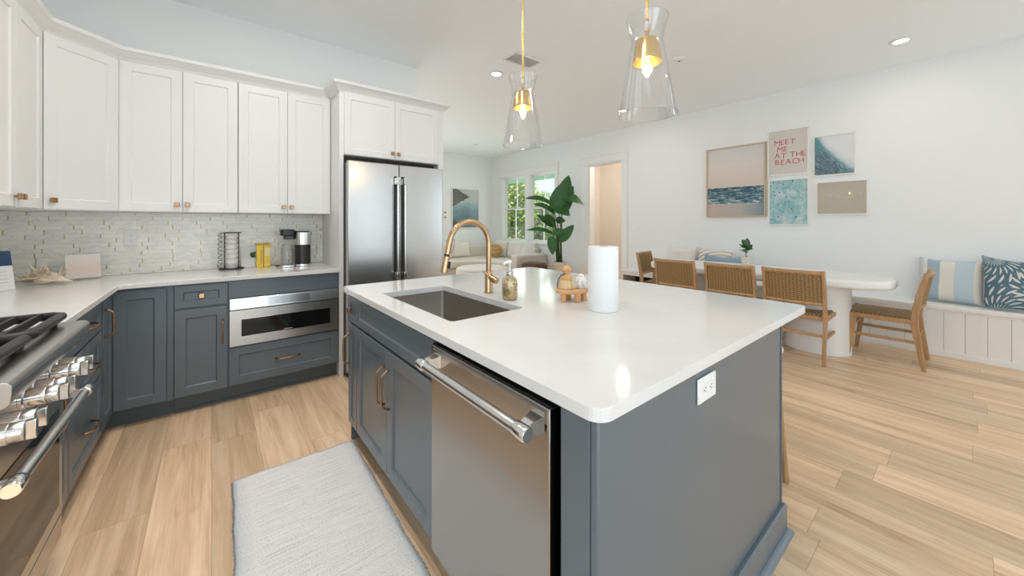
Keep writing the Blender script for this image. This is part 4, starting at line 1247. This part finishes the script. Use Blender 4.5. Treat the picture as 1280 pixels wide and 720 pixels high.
CR, BL, PB = (.76, .73, .66), (.37, .46, .53), (.52, .62, .69)
m_str = stripe_mat('striped_cloth', [(0, (.62, .63, .63)), (.10, (.74, .73, .70)), (.16, BL), (.36, CR), (.58, PB), (.86, CR), (.93, (.70, .68, .62))])
# frond print
t = NT('frond_cloth'); uvc = t.coord('UV'); u, v, _ = t.sep(uvc)
tot = None
for (cx, cy, a0, k, dr) in ((.66, .40, .4, 17, .13), (.12, .92, .2, 24, .16), (.18, -.06, 1.0, 22, .15), (1.1, 1.05, 0, 20, .14), (.98, .02, .6, 18, .12)):
    dx = t.math('SUBTRACT', u, cx); dy = t.math('SUBTRACT', v, cy)
    rr = t.math('SQRT', t.math('ADD', t.math('MULTIPLY', dx, dx), t.math('MULTIPLY', dy, dy)))
    ring = t.math('DIVIDE', rr, dr); ri = t.math('FLOOR', ring); rf = t.math('FRACT', ring)
    an = t.math('ADD', t.math('ARCTAN2', dy, dx), t.math('MULTIPLY_ADD', rr, 1.6, a0))
    ph = t.math('MULTIPLY_ADD', an, k/6.28318, t.math('MULTIPLY', ri, .5))
    st = t.math('PINGPONG', ph, .5)
    shape = t.math('MULTIPLY', t.math('SUBTRACT', 1, t.math('POWER', t.math('ABSOLUTE', t.math('MULTIPLY_ADD', rf, 2, -1)), 2)), .185)
    on = t.math('MULTIPLY', t.math('LESS_THAN', st, shape), t.math('LESS_THAN', rr, .40 if tot is None else .48))
    tot = on if tot is None else t.math('MAXIMUM', tot, on)
wv = t.noise(t.coord('UV', (220, 220, 1)), 1, 2)
t.base(t.mix(1, t.mix(tot, (.105, .185, .235), (.66, .70, .68)), t.ramp(wv, [(.2, (.8, .8, .8)), (.8, (1, 1, 1))]), 'MULTIPLY')).set(Roughness=.9); t.bump(wv, .2, .003)
m_frond = t.m
m_wcush = m_fabric('white_cushion_cloth', (.76, .73, .70))
t = NT('arc_cloth'); u, v, _ = t.sep(t.coord('UV'))
du = t.math('SUBTRACT', u, .72); rr = t.math('SQRT', t.math('ADD', t.math('MULTIPLY', du, du), t.math('MULTIPLY', v, v)))
t.base(t.mix(t.math('LESS_THAN', t.math('PINGPONG', rr, .065), .022), (.78, .74, .70), (.52, .42, .36))).set(Roughness=.9); m_arc = t.m
t = NT('blue_knit'); nz = t.noise(t.coord('UV', (60, 20, 1)), 2, 3)
t.base(t.ramp(nz, [(.35, (.20, .31, .40)), (.65, (.42, .53, .60))])).set(Roughness=.95); t.bump(nz, .6, .01); m_bk = t.m
cushion('cushion', 'pale blue and cream striped cushion on the bench beside the end chair', (5.72, .115, BT+.004), .46, .47, .15, m_str, -PI/2-.12, .26, dent=.03)
cushion('cushion', 'deep teal cushion with white frond print on the bench at the right edge', (5.625, -.355, BT+.004), .54, .53, .15, m_frond, -PI/2+.05, .30, dent=.05)
cushion('cushion', 'plain white cushion on the far end of the bench against the wall', (5.77, 2.86, BT+.004), .46, .46, .13, m_wcush, -PI/2, .22, dent=.05)
cushion('cushion', 'off white cushion with thin brown arcs on the bench behind the table', (5.755, 2.37, BT+.004), .50, .42, .13, m_arc, -PI/2, .25)
cushion('cushion', 'blue knitted lumbar cushion on the bench, low behind the table', (5.585, 2.16, BT+.004), .60, .37, .12, m_bk, -PI/2, .20, dent=.04)

# ------------------------------------------------------------------ wall art on the right wall
def picture(name, label, y0, y1, z0, z1, art, fmat, fw=.012, depth=.022, mount=0, glass=True):
    w, h = (y1-y0), (z1-z0)
    r = thing(name, label, 'picture', (XR-.0015, (y0+y1)/2, (z0+z1)/2), -PI/2, 'framed beach pictures')
    return picture_parts(r, w, h, art, fmat, fw, depth)
def picture_parts(r, w, h, art, fmat, fw, depth):
    b = MB(); X, Z_ = w/2, h/2
    b.box(-X, X, -depth, 0, -Z_, -Z_+fw); b.box(-X, X, -depth, 0, Z_-fw, Z_); b.box(-X, -X+fw, -depth, 0, -Z_+fw, Z_-fw); b.box(X-fw, X, -depth, 0, -Z_+fw, Z_-fw)
    b.build('frame', fmat, r)
    b = MB(); b.box(-X+fw, X-fw, -depth*.6, -.0008, -Z_+fw, Z_-fw); b.build('print', art, r)
    return r
def art_nt(name):
    t = NT(name); g = t.coord('Generated'); x, y, z = t.sep(g); t.set(Roughness=.25, Coat_Weight=.25, Coat_Roughness=.03)
    return t, x, z
# beach horizon
t, x, z = art_nt('print_sea_horizon')
n1 = t.noise(t.comb(t.math('MULTIPLY', x, 3), t.math('MULTIPLY', z, 15), 0), 2.2, 6, .68, 1.2)
sky = t.ramp(z, [(.40, (.66, .56, .50)), (.75, (.72, .64, .58)), (1, (.62, .62, .62))])
sea = t.ramp(t.math('ADD', n1, t.math('MULTIPLY', z, -.35)), [(.24, (.015, .04, .065)), (.36, (.04, .115, .16)), (.44, (.13, .26, .31)), (.52, (.60, .62, .60))])
sand = t.ramp(x, [(0, (.52, .43, .37)), (.6, (.45, .42, .40)), (1, (.20, .28, .32))])
c = t.mix(t.math('LESS_THAN', t.math('MULTIPLY_ADD', n1, .10, z), .225), sea, sand)
c = t.mix(t.math('GREATER_THAN', t.math('MULTIPLY_ADD', n1, .02, z), .43), c, sky); t.base(c)
picture('framed_picture', 'large oak framed print of a pink sky over dark sea, leftmost on the wall', 1.747, 2.533, 1.378, 2.412, t.m, M['frame_oak'], .018, .034)
# lettering print
t, x, z = art_nt('print_beige'); t.base(t.ramp(t.noise(t.coord(), 60, 2), [(.3, (.62, .57, .52)), (.7, (.67, .62, .57))]))
M['white_frame'] = plain('white_frame', (.80, .79, .76), .4)
r = picture('framed_picture', 'white framed print with red hand lettering about the beach', 1.272, 1.728, 1.928, 2.540, t.m, M['white_frame'], .016)
b = MB(); red = plain('red_ink', (.52, .11, .11), .6)
for k, (txt, x0) in enumerate((('MEET', -.150), ('ME', -.120), ('AT THE', -.150), ('BEACH', -.135))):
    text_bm(b, txt, .098, lambda u, v, d, x0=x0, k=k: (x0+u, -.0142-d, .105-k*.088+v), .001, .12, .98)
b.build('lettering', red, r)
# turquoise aerial
t, x, z = art_nt('print_turquoise')
co = t.coord('Generated'); n1 = t.noise(co, 4, 6, .65, .6); n2 = t.noise(co, 24, 3, .5); vo = t.n('TexVoronoi'); vo.inputs['Scale'].default_value = 9; t.l(co, vo.inputs[0])
c = t.ramp(n1, [(.32, (.17, .38, .42)), (.5, (.33, .52, .54)), (.68, (.58, .68, .67))])
t.base(t.mix(t.math('MULTIPLY', t.math('LESS_THAN', vo.outputs['Distance'], .23), t.math('GREATER_THAN', n2, .50)), c, (.05, .13, .17)))
picture('framed_picture', 'white framed turquoise aerial print of bathers, below the red lettering', 1.272, 1.720, 1.262, 1.880, t.m, M['white_frame'], .016)
# breaking wave
t, x, z = art_nt('print_wave')
n1 = t.noise(t.coord('Generated'), 3.5, 6, .65, 1.0)
face = t.math('MULTIPLY', t.math('POWER', t.math('SUBTRACT', 1, x), 1.5), .98)
d_ = t.math('MULTIPLY_ADD', n1, .22, t.math('SUBTRACT', z, face))
c = t.ramp(d_, [(-.0, (.02, .06, .09)), (.10, (.05, .16, .20)), (.20, (.22, .38, .42)), (.30, (.58, .64, .67)), (.45, (.72, .74, .76))])
st_ = t.noise(t.comb(t.math('MULTIPLY', x, 5), t.math('MULTIPLY', d_, 26), 0), 1.6, 3, .6)
c = t.mix(t.math('MULTIPLY', t.math('LESS_THAN', d_, .22), .55), c, t.ramp(st_, [(.42, (.02, .07, .10)), (.58, (.34, .50, .54))]))
cr_ = t.math('ADD', t.math('MULTIPLY_ADD', n1, .45, x), t.math('MULTIPLY', t.math('ABSOLUTE', t.math('SUBTRACT', z, .80)), .55))
c = t.mix(t.ramp(cr_, [(.30, .9), (.52, 0.0)]), c, (.09, .27, .31))
t.base(c)
picture('framed_picture', 'white framed print of a curling teal wave, upper right of the group', .831, 1.231, 1.880, 2.384, t.m, M['white_frame'], .014)
# tan print with pale script
t, x, z = art_nt('print_tan'); t.base((.47, .42, .34))
r = picture('framed_picture', 'white framed tan print with faint pale script, lower right of the group', .721, 1.206, 1.390, 1.809, t.m, M['white_frame'], .016)
b = MB(); pts = []
for i in range(90):
    u = i/89; pts.append((-.19+.38*u, -.0145, .035-.05*math.sin(PI*u)*u+.016*math.sin(i*1.15)*(1+.6*math.sin(i*.37))))
b.tube(pts, .0018, 5); b.build('script', plain('pale_ink', (.74, .69, .60), .6), r)

# plant on the table
PLX, PLY = 5.17, 1.735
r = thing('potted_plant', 'small fiddle leaf plant in a cream pot on the dining table', 'plant', (PLX, PLY, .7725))
b = MB(); b.lathe([(0, .0005), (.040, .0005), (.050, .03), (.054, .07), (.052, .10), (.046, .10), (.047, .07), (0, .07)], n=32); b.build('pot', plain('speckled_cream_pot', (.68, .60, .52), .6, var=.08, scale=80), r, smooth='auto')
b = MB(); b.lathe([(.046, .078), (.02, .084), (0, .086)], n=20); b.build('soil', M['soil'], r, smooth=True)
M['leafy'] = plain('fiddle_leaf', (.028, .10, .022), .35, var=.35, scale=14)
M['bop'] = plain('broad_leaf', (.024, .11, .02), .45, var=.35, scale=5)
def leaf_mb(b, base, tip, w, droop=.0, up=(0, 0, 1), cup=.12, n=10, fat=.5):
    base, tip = Vector(base), Vector(tip); d = tip-base; L = d.length
    s = d.cross(Vector(up))
    s = s.normalized() if s.length > 1e-5 else Vector((1, 0, 0))
    nrm = s.cross(d).normalized(); rows = []
    for i in range(n+1):
        u = i/n; c = base+d*u+nrm*(droop*L*math.sin(PI*u))
        wd = w/2*(math.sin(PI*min(1, u**fat if u < .999 else 1))**.75 if 0 < u < 1 else .0)+.0015
        rows.append([b.bm.verts.new(c+s*(wd*k)+nrm*(cup*wd*abs(k)*(1 if k else 0))+nrm*.004*math.sin(9*u+k*2)*abs(k)) for k in (-1, -.5, 0, .5, 1)])
    for A, B in zip(rows, rows[1:]):
        for k in range(4): b.bm.faces.new((A[k], A[k+1], B[k+1], B[k]))
st = MB(); st.tube([(0, 0, .075), (.004, .004, .16), (-.004, .0, .25)], [.005, .0045, .003], 8); st.build('stem', M['bark'], r, smooth=True)
RV = Vector((.776, -.6307, 0)); FV = Vector((.6307, .776, 0))
for (a, z0, b_, z1, f0, w) in ((0, .20, .02, .335, .01, .075), (0, .20, -.085, .255, .0, .06), (0, .17, -.10, .185, -.02, .055), (0, .16, .115, .195, .02, .05), (0, .22, -.01, .315, .06, .07), (0, .18, .03, .26, -.07, .06), (0, .15, -.05, .17, -.08, .05)):
    q = MB(); leaf_mb(q, RV*a+Vector((0, 0, z0)), RV*b_+FV*f0+Vector((0, 0, z1)), w, .06, up=(.3, .2, 1) if abs(b_) > .04 else tuple(-FV), fat=.8); q.build('leaf', M['leafy'], r, smooth=True)

# ================================================================== LIVING ROOM
SXR, SYB = XR-.03, YF-.03
r = thing('sofa', 'large cream curved sectional sofa in the living room corner', 'sofa', (SXR, SYB, 0))
def inner(off, n=10):
    """front edge of the sofa: along the far wall, round the corner, down the right wall"""
    fx, fy, R_ = -.98+off, -1.02+off, .75
    pts = [(-3.1, fy)]; pts += arc(fx-R_, fy-R_, R_, PI/2, 0, n); pts += [(fx, -2.12)]
    return pts
b = MB(); b.prism([(0, -2.12)]+[(0, 0), (-3.1, 0)]+inner(.03), .05, .27); b.build('base', M['sofa'], r, .03, 3)
b = MB(); b.prism([(-.20, -1.90), (-.20, -.20), (-3.09, -.20)]+[(x, max(y, -1.90)) for x, y in inner(-.02)], .275, .445); b.build('seat', M['sofa'], r, .05, 4)
b = MB(); b.prism([(0, -1.90), (0, 0), (-3.1, 0), (-3.1, -.19), (-.19, -.19), (-.19, -1.90)], .272, .72); b.build('back', M['sofa'], r, .05, 4)
b = MB(); b.prism([(0, -2.13), (0, -1.905), (-.90, -1.905), (-.90, -2.13)], .272, .60); b.build('arm', M['sofa'], r, .045, 4)
b = MB()
for x, y in ((-3.0, -.1), (-3.0, -.9), (-.1, -.1), (-.1, -2.05), (-.85, -2.05)): b.box(x-.03, x+.03, y-.03, y+.03, 0, .052)
b.build('feet', M['oak'], r)
for k, (x, rz) in enumerate(((-2.72, 0), (-1.98, 0), (-1.24, 0))):
    cushion('back_cushion', None, (x, -.31, .43), .72, .42, .20, M['sofa_cush'], rz, .16, parent=r)
for k, y in enumerate((-.75, -1.36)):
    cushion('back_cushion', None, (-.31, y, .43), .58, .42, .20, M['sofa_cush'], -PI/2, .16, parent=r)
cushion('cushion', 'white pointed cushion on the sofa by its arm, in front of the window', (SXR-.25, SYB-1.72, .45), .40, .42, .13, m_wcush, -PI/2+.5, .22, dent=.02)
cushion('cushion', 'cream square cushion on the sofa, left of the round woven pillow', (SXR-1.75, SYB-.52, .44), .46, .42, .15, M['sofa_cush'], .1, .25)
# round woven pillow with lettering
r = thing('round_pillow', 'round brown woven pillow with pale lettering on the sofa', 'cushion', (SXR-.60, SYB-.96, .455), -.68)
b = MB(); b.lathe([(0, -.055), (.08, -.052), (.135, -.035), (.163, -.012), (.167, 0), (.163, .012), (.135, .035), (.08, .052), (0, .055)], (0, 0, .165), 40, axis='y')
pm = b.build('cover', M['rattan'], r, smooth=True)
b = MB()
text_bm(b, 'STAY', .068, lambda u, v, d: (-.092+u, -.057-d, .182+v), .003, 0, 1.0)
text_bm(b, 'SALTY', .068, lambda u, v, d: (-.108+u, -.057-d, .100+v), .003, 0, 1.0)
b.build('lettering', plain('pale_thread', (.70, .58, .38), .8), r)
for o_ in r.children: o_.rotation_euler = (-.22, 0, 0)
# bead garland on the back cushion
r = MB()
for i in range(26):
    a = PI*i/25
    r.sphere((-.10*math.cos(a), -.012*math.sin(a*3), .26-.30*math.sin(a)), .017, 10)
o = r.build('bead_garland', plain('wooden_beads', (.50, .42, .32), .6), smooth=True, loc=(SXR-1.66, SYB-.66, .63))
tag(o, 'loop of wooden beads hanging over the cream cushion', 'bead garland')
r = thing('ottoman', 'round cream ottoman in front of the sofa', 'ottoman', (4.15, 6.02, 0))
b = MB(); b.lathe([(0, .06), (.50, .06), (.52, .09), (.52, .36), (.50, .41), (.44, .43), (0, .435)], n=56); b.build('cover', M['sofa'], r, smooth='auto')
b = MB(); b.tube([(.515*math.cos(2*PI*i/56), .515*math.sin(2*PI*i/56), .395) for i in range(56)], .006, 8, closed=True); b.build('piping', M['sofa_cush'], r, smooth=True)
b = MB()
for a in (.6, 2.2, 3.7, 5.3): b.cyl((.36*math.cos(a), .36*math.sin(a), 0), (.36*math.cos(a), .36*math.sin(a), .062), .02, n=12)
b.build('feet', M['oak'], r)
r = thing('side_pouf', 'round brown leather pouf between the sofa arm and the big plant', 'pouf', (5.16, 5.62, 0))
b = MB(); b.lathe([(0, .001), (.22, .001), (.265, .06), (.275, .22), (.268, .40), (.235, .465), (.15, .485), (0, .49)], n=48); b.build('cover', M['leather'], r, smooth=True)
b = MB(); b.tube([(.262*math.cos(2*PI*i/48), .262*math.sin(2*PI*i/48), .415) for i in range(48)], .006, 8, closed=True); b.build('piping', M['leather'], r, smooth=True)

# bird of paradise plant
PX_, PY_ = 5.50, 5.24
r = thing('potted_plant', 'tall broad leaved plant in a cream pot beside the window', 'plant', (PX_, PY_, 0))
b = MB(); b.lathe([(0, .001), (.105, .001), (.125, .05), (.140, .45), (.142, .50), (.128, .50), (.126, .44), (0, .44)], n=36); b.build('pot', M['pot'], r, smooth='auto')
b = MB(); b.lathe([(.126, .455), (.06, .465), (0, .468)], n=24); b.build('soil', M['soil'], r, smooth=True)
S_ = .0163
def pp(px, py, f=0): return RV*((px-699)*S_)+FV*f+Vector((0, 0, 1.30+(278-py)*S_))
stalk = plain('leaf_stalk', (.07, .12, .035), .45, var=.3)
LEAVES = [((699, 262), (711, 219), 20, 0, 'f'), ((691, 264), (707, 226), 20, -.06, 'f'), ((690, 255), (655, 248), 9, .02, 'd'), ((693, 267), (666, 255), 9, -.08, 'd'),
          ((702, 247), (728, 256), 15, -.10, 'd'), ((692, 260), (711, 270), 19, -.14, 'd'), ((694, 284), (671, 268), 9, .04, 'f'), ((694, 275), (707, 276), 9, .05, 'f'),
          ((692, 292), (657, 288), 7, .02, 'd'), ((698, 302), (716, 281), 13, -.12, 'f'), ((689, 295), (690, 318), 12, -.12, 'f'), ((690, 292), (705, 287), 9, -.16, 'f'), ((703, 268), (717, 232), 13, .05, 'f'), ((692, 280), (680, 268), 9, -.10, 'd')]
for k, (a, t_, w, f, how) in enumerate(LEAVES):
    q = MB(); up = tuple(-FV+Vector((0, 0, .25))) if how == 'f' else tuple(Vector((0, 0, .8))-FV*.8)
    leaf_mb(q, pp(*a, f*.5), pp(*t_, f), w*S_, .05 if how == 'f' else .13, up=up, cup=.15, n=14, fat=.75)
    q.build('leaf', M['bop'], r, smooth=True)
    st = MB(); p0 = RV*(random.uniform(-.05, .05))+FV*random.uniform(-.05, .05)+Vector((0, 0, .46)); p1 = pp(*a, f*.5)
    md_ = (p0+p1)/2+RV*(p0-p1).dot(RV)*.25
    st.tube([p0, md_, p1], [.011, .009, .006], 8); st.build('stem', stalk, r, smooth=True)

# coastal picture and control on the far wall
t, x, z = art_nt('print_coast')
n1 = t.noise(t.coord('Generated'), 4, 6, .65, .8)
c = t.ramp(t.math('MULTIPLY_ADD', n1, .5, z), [(.45, (.07, .13, .16)), (.72, (.15, .27, .32)), (.98, (.36, .47, .50)), (1.1, (.46, .47, .45))])
hill = t.math('LESS_THAN', t.math('MULTIPLY_ADD', n1, .12, t.math('MULTIPLY_ADD', x, .42, t.math('ABSOLUTE', t.math('SUBTRACT', z, .80)))), .33)
c = t.mix(hill, c, (.085, .075, .065))
rock = t.math('LESS_THAN', t.math('ADD', t.math('MULTIPLY', n1, .25), t.math('ADD', t.math('MULTIPLY', x, .5), t.math('MULTIPLY', z, 1.0))), .34); c = t.mix(rock, c, (.06, .055, .05)); t.base(c)
r = thing('framed_picture', 'coastal painting of a dark headland above blue sea on the living room wall', 'picture', (5.093, YF-.0015, 1.66))
picture_parts(r, .82, 1.02, t.m, M['white_frame'], .02, .03)
r = thing('wall_control', 'small white wall control panel just right of the fridge, on the far wall', 'control panel', (4.50, YF-.001, 1.50))
b = MB(); b.box(-.04, .04, -.012, 0, -.14, .14); b.build('plate', M['white'], r, .004)
for z in (-.07, .05):
    b = MB(); b.box(-.022, .022, -.014, -.0121, z-.016, z+.016); b.build('display', M['black'], r)

# ================================================================== THINGS ON THE KITCHEN WORKTOP
CT = .9145
r = thing('cup_rack', 'black wire rack holding a column of white pods on the worktop', 'rack', (.128, 3.835, CT))
b = MB()
for k in range(9):
    z = .02+k*.034
for a in (PI/4, 3*PI/4, 5*PI/4, 7*PI/4):
    b.tube([(.064*math.cos(a), .064*math.sin(a), .008), (.064*math.cos(a), .064*math.sin(a), .300)], .0028, 8)
for z in (.008, .300): b.tube([(.064*math.cos(2*PI*i/32), .064*math.sin(2*PI*i/32), z) for i in range(32)], .0030, 8, closed=True)
b.build('wire_frame', M['iron'], r, smooth=True)
b = MB(); b.lathe([(0, .0005), (.084, .0005), (.086, .004), (.082, .010), (0, .010)], n=40); b.build('base', M['iron'], r, smooth='auto')
b = MB()
for k in range(8):
    z = .03+k*.036
    b.tube([(-.062-.026*math.sin(a), -.03+.0*a, z+.013*math.cos(a)) for a in [PI*i/8 for i in range(9)]], .0024, 6)
b.build('side_loops', M['iron'], r, smooth=True)
podm = plain('white_pod', (.82, .81, .79), .5, var=.02)
for k in range(7):
    o = thing('coffee_pod', 'white coffee pod in the column held by the black wire rack', 'pod', (.128, 3.835, CT+.0115+k*.0395), 0, 'coffee pods in the wire rack')
    b = MB(); b.lathe([(0, .0), (.040, .0), (.048, .030), (.053, .034), (.053, .037), (0, .038)], n=28); b.build('cup', podm, o, smooth='auto')
r = thing('card', 'small white card with a green leaf printed on it, leaning on the mosaic', 'card', (.250, 3.885, CT), 0)
b = MB(); b.rbox((0, .012, .089), (.112, .003, .176), (-.10, 0, 0)); b.build('sheet', M['paper'], r)
b = MB(); leaf_mb(b, (.008, .0075, .100), (.052, .0045, .128), .030, 0, up=(0, -1, 0), cup=0, n=8); leaf_mb(b, (.012, .0075, .098), (.050, .0065, .088), .026, 0, up=(0, -1, 0), cup=0, n=8); b.build('leaf_print', M['leafy'], r)
b = MB()
for k in range(3): b.rbox((-.008, .0115-.002, .062-k*.014), (.062-k*.012, .0006, .003), (-.10, 0, 0))
b.build('text_lines', plain('grey_ink', (.55, .55, .53), .7), r)
for k, (x, lb, mt) in enumerate(((.322, 'plain yellow carton next to the white leaf card', M['yellow']), (.374, 'yellow carton with a pale label next to the coffee maker', M['yellow']))):
    r = thing('carton', lb, 'carton', (x, 3.850+.004*k, CT), 0, 'yellow cartons on the worktop')
    b = MB(); b.box(-.024, .024, -.03, .03, .0005, .186); b.hexa([(-.024, -.03, .1861), (.024, -.03, .1861), (.024, .03, .1861), (-.024, .03, .1861), (-.024, -.004, .205), (.024, -.004, .205), (.024, .004, .205), (-.024, .004, .205)]); b.build('box', mt, r, .001)
    b = MB()
    if k: b.box(-.018, .018, -.0312, -.0302, .095, .165); b.box(-.018, .018, -.0312, -.0302, .02, .026)
    else: b.box(.006, .014, -.0312, -.0302, .03, .15)
    b.build('printed_label', plain('carton_label%d' % k, (.80, .70, .40) if k else (.45, .30, .04), .6), r)
# coffee maker
r = thing('coffee_maker', 'steel and black coffee maker with a clear tank by the fridge panel', 'coffee maker', (.575, 3.745, CT))
b = MB(); b.prism(rrect(-.010, .118, -.085, .085, .05, 8), .0005, .022); b.build('base', M['satin'], r, .003)
b = MB(); b.prism(rrect(-.006, .114, -.081, .081, .05, 8), .0225, .188); b.build('body', M['black'], r, .003)
b = MB(); b.prism(rrect(-.010, .118, -.085, .085, .05, 8), .1885, .300); b.build('steel_top', M['satin'], r, .004)
b = MB(); b.prism(rrect(.0, .108, -.075, .075, .045, 8), .3005, .308); b.build('lid', M['black'], r, .003)
b = MB(); b.prism(rrect(-.115, -.0105, -.060, .040, .022, 6), .270, .325); b.box(-.02, .004, -.045, .03, .302, .314); b.build('brew_head', M['black'], r, .006)
b = MB(); b.prism(rrect(-.092, -.0105, -.048, .030, .02, 6), .238, .2695); b.build('filter_holder', plain('smoke_plastic', (.05, .05, .05), .3), r, .004)
b = MB(); b.prism(rrect(-.118, -.0125, -.075, .05, .02, 6), .0005, .018); b.build('drip_tray', M['satin'], r, .003)
b = MB(); b.lathe([(.001, .0195), (.042, .0195), (.045, .03), (.047, .14), (.040, .19), (.034, .20)], (-.064, -.012, 0), 32); o = b.build('clear_jug', M['glass'], r, smooth=True)
b = MB(); b.tube([(-.119, .02, .009), (-.132, .02, .008), (-.142, .04, .006), (-.138, .08, .006), (-.12, .12, .006)], .0045, 8); b.build('power_cord', M['black'], r, smooth=True)
# acrylic holder
r = thing('sign_holder', 'clear acrylic holder with a pale peach notice, between the shell and the outlet', 'sign', (-.672, 3.765, CT), math.radians(24))
b = MB(); b.box(-.085, .085, -.030, .032, .0005, .0035); b.rbox((0, .006, .088), (.170, .003, .170), (-.08, 0, 0)); b.build('holder', M['acrylic'], r)
t = NT('peach_notice'); x, y, z = t.sep(t.coord('Generated'))
ln = t.math('PINGPONG', t.math('MULTIPLY', z, 12), .5)
c = t.mix(t.math('MULTIPLY', t.math('LESS_THAN', ln, .16), .35), t.ramp(z, [(.1, (.74, .68, .64)), (.4, (.76, .60, .50)), (.8, (.74, .70, .67))]), (.45, .38, .34)); t.base(c).set(Roughness=.5)
b = MB(); b.rbox((0, .003, .090), (.160, .0012, .160), (-.08, 0, 0)); b.build('notice', t.m, r)
# spiny shell
r = thing('seashell', 'spiny cream conch seashell lying on the worktop in the corner', 'seashell', (-.800, 3.615, CT+.001), -.55)
b = MB(); pts = [(-.125, .0, .020), (-.10, 0, .028), (-.06, .0, .038), (-.01, .0, .046), (.04, .0, .040), (.09, .0, .024), (.145, .0, .012)]
b.tube(pts, [.006, .017, .028, .040, .034, .016, .005], 18, flat=.95)
sp = random.Random(3)
for i in range(30):
    u = i/29; x = -.115+.20*u; c = Vector((x, 0, .026+.018*math.sin(PI*min(1, u*1.1))))
    a = sp.uniform(.5, PI-.5) if i % 3 else sp.choice((.0, PI))
    d = Vector((sp.uniform(-.5, .35), math.cos(a)*.9, math.sin(a)*.9)).normalized()
    rad = .016+.024*math.sin(PI*u)
    tp = c+d*(rad+sp.uniform(.028, .068)); tp.z = max(tp.z, .002)
    b.tube([c+d*rad*.6, c+d*(rad+.012), tp], [.0095, .006, .0012], 8)
shm = NT('shell'); nz = shm.noise(shm.coord(), 18, 4); shm.base(shm.ramp(nz, [(.35, (.52, .40, .27)), (.6, (.76, .66, .52))])).set(Roughness=.55)
b.build('shell', shm.m, r, smooth=True)
b = MB(); b.sphere((.01, -.034, .024), .022, 14, (2.0, .45, .8)); b.build('lip', plain('shell_lip', (.74, .60, .46), .3), r, smooth=True)
# leaning card at the left edge and teal dish behind it
r = thing('card', 'large white card with a navy top band standing at the left edge of the worktop', 'card', (-.925, 3.395, CT), math.radians(48))
b = MB(); b.rbox((-.02, .02, .112), (.19, .004, .225), (-.16, 0, 0)); b.build('sheet', M['paper'], r)
b = MB(); b.rbox((-.02, .0309, .180), (.19, .0062, .085), (-.16, 0, 0)); b.build('navy_band', plain('navy_print', (.02, .055, .13), .5), r)
b = MB()
for k in range(4): b.rbox((-.005, .0125-.0028*0+.0-.0005*k*0 + (.006 - k*.0032), .105-k*.02), (.11, .0052, .004), (-.16, 0, 0))
b.build('text_lines', plain('pale_print', (.55, .58, .62), .7), r)
r = thing('vase', 'small rounded teal vase behind the white card in the corner', 'vase', (-.985, 3.64, CT))
b = MB(); b.lathe([(0, .0005), (.030, .0005), (.044, .02), (.052, .055), (.045, .09), (.028, .108), (.024, .112), (.020, .108), (.034, .085), (0, .03)], n=36); b.build('body', plain('teal_glaze', (.10, .24, .23), .2, var=.1), r, smooth=True)

# ================================================================== RUG
RW, RL = .560, 1.50
me_b = MB(); n, m = 24, 60; g = []
for j in range(m+1):
    row = []
    for i in range(n+1):
        u, v = i/n-.5, j/m-.5
        x = u*RW+(.0018*math.sin(v*31)+.0012*math.sin(v*77+1))*(2*abs(u))**4*(1 if u > 0 else -1)
        row.append(me_b.bm.verts.new((x, v*RL+.003*math.sin(u*19), .0075+.0012*math.sin(u*60+v*23))))
    g.append(row)
for j in range(m):
    for i in range(n): me_b.bm.faces.new((g[j][i], g[j][i+1], g[j+1][i+1], g[j+1][i]))
r = thing('rug', 'pale grey blue woven rug lying on the oak floor before the island', 'rug', (.345, 1.545, .001), math.radians(-1.5))
o = me_b.build('weave', m_rug(), r, smooth=True); md = o.modifiers.new('s', 'SOLIDIFY'); md.thickness = .007; md.offset = -1
b = MB(); fr = random.Random(5)
for s in (-1, 1):
    for k in range(150):
        v = -.5+(k+.5)/150; y = v*RL; x0 = s*RW/2+(.0018*math.sin(v*31)+.0012*math.sin(v*77+1))*s
        b.tube([(x0-s*.004, y, .006), (x0+s*.005, y+fr.uniform(-.004, .004), .006), (x0+s*fr.uniform(.004, .010), y+fr.uniform(-.006, .006), .0025)], [.0022, .0018, .0010], 5)
o = b.build('fringe', plain('blue_fringe', (.22, .30, .40), .9, var=.4, scale=30), r); o['kind'] = 'stuff'
b = MB(); b.tube([(-RW/2+RW*i/20, RL/2+.003*math.sin((i/20-.5)*19), .0075) for i in range(21)], .0052, 8); b.tube([(-RW/2+RW*i/20, -RL/2+.003*math.sin((i/20-.5)*19), .0075) for i in range(21)], .0052, 8)
b.build('hem', plain('cream_hem', (.74, .66, .56), .9), r, smooth=True)

# warm lamp in the hall
r = thing('hall_ceiling_light', 'warm ceiling light in the hall beyond the opening', 'ceiling light', (6.85, 4.15, 2.80))
b = MB(); b.lathe([(0, -.001), (.13, -.001), (.13, -.02), (.12, -.025), (0, -.025)], n=32); b.build('base', M['white'], r, smooth='auto')
b = MB(); b.lathe([(.118, -.026), (.10, -.06), (.05, -.085), (0, -.09)], n=32); b.build('shade', emit('warm_shade', (1, .72, .42), 6), r, smooth=True)
light('lamp', 'POINT', (0, 0, -.16), 30, (1, .88, .74), radius=.08, parent=r)
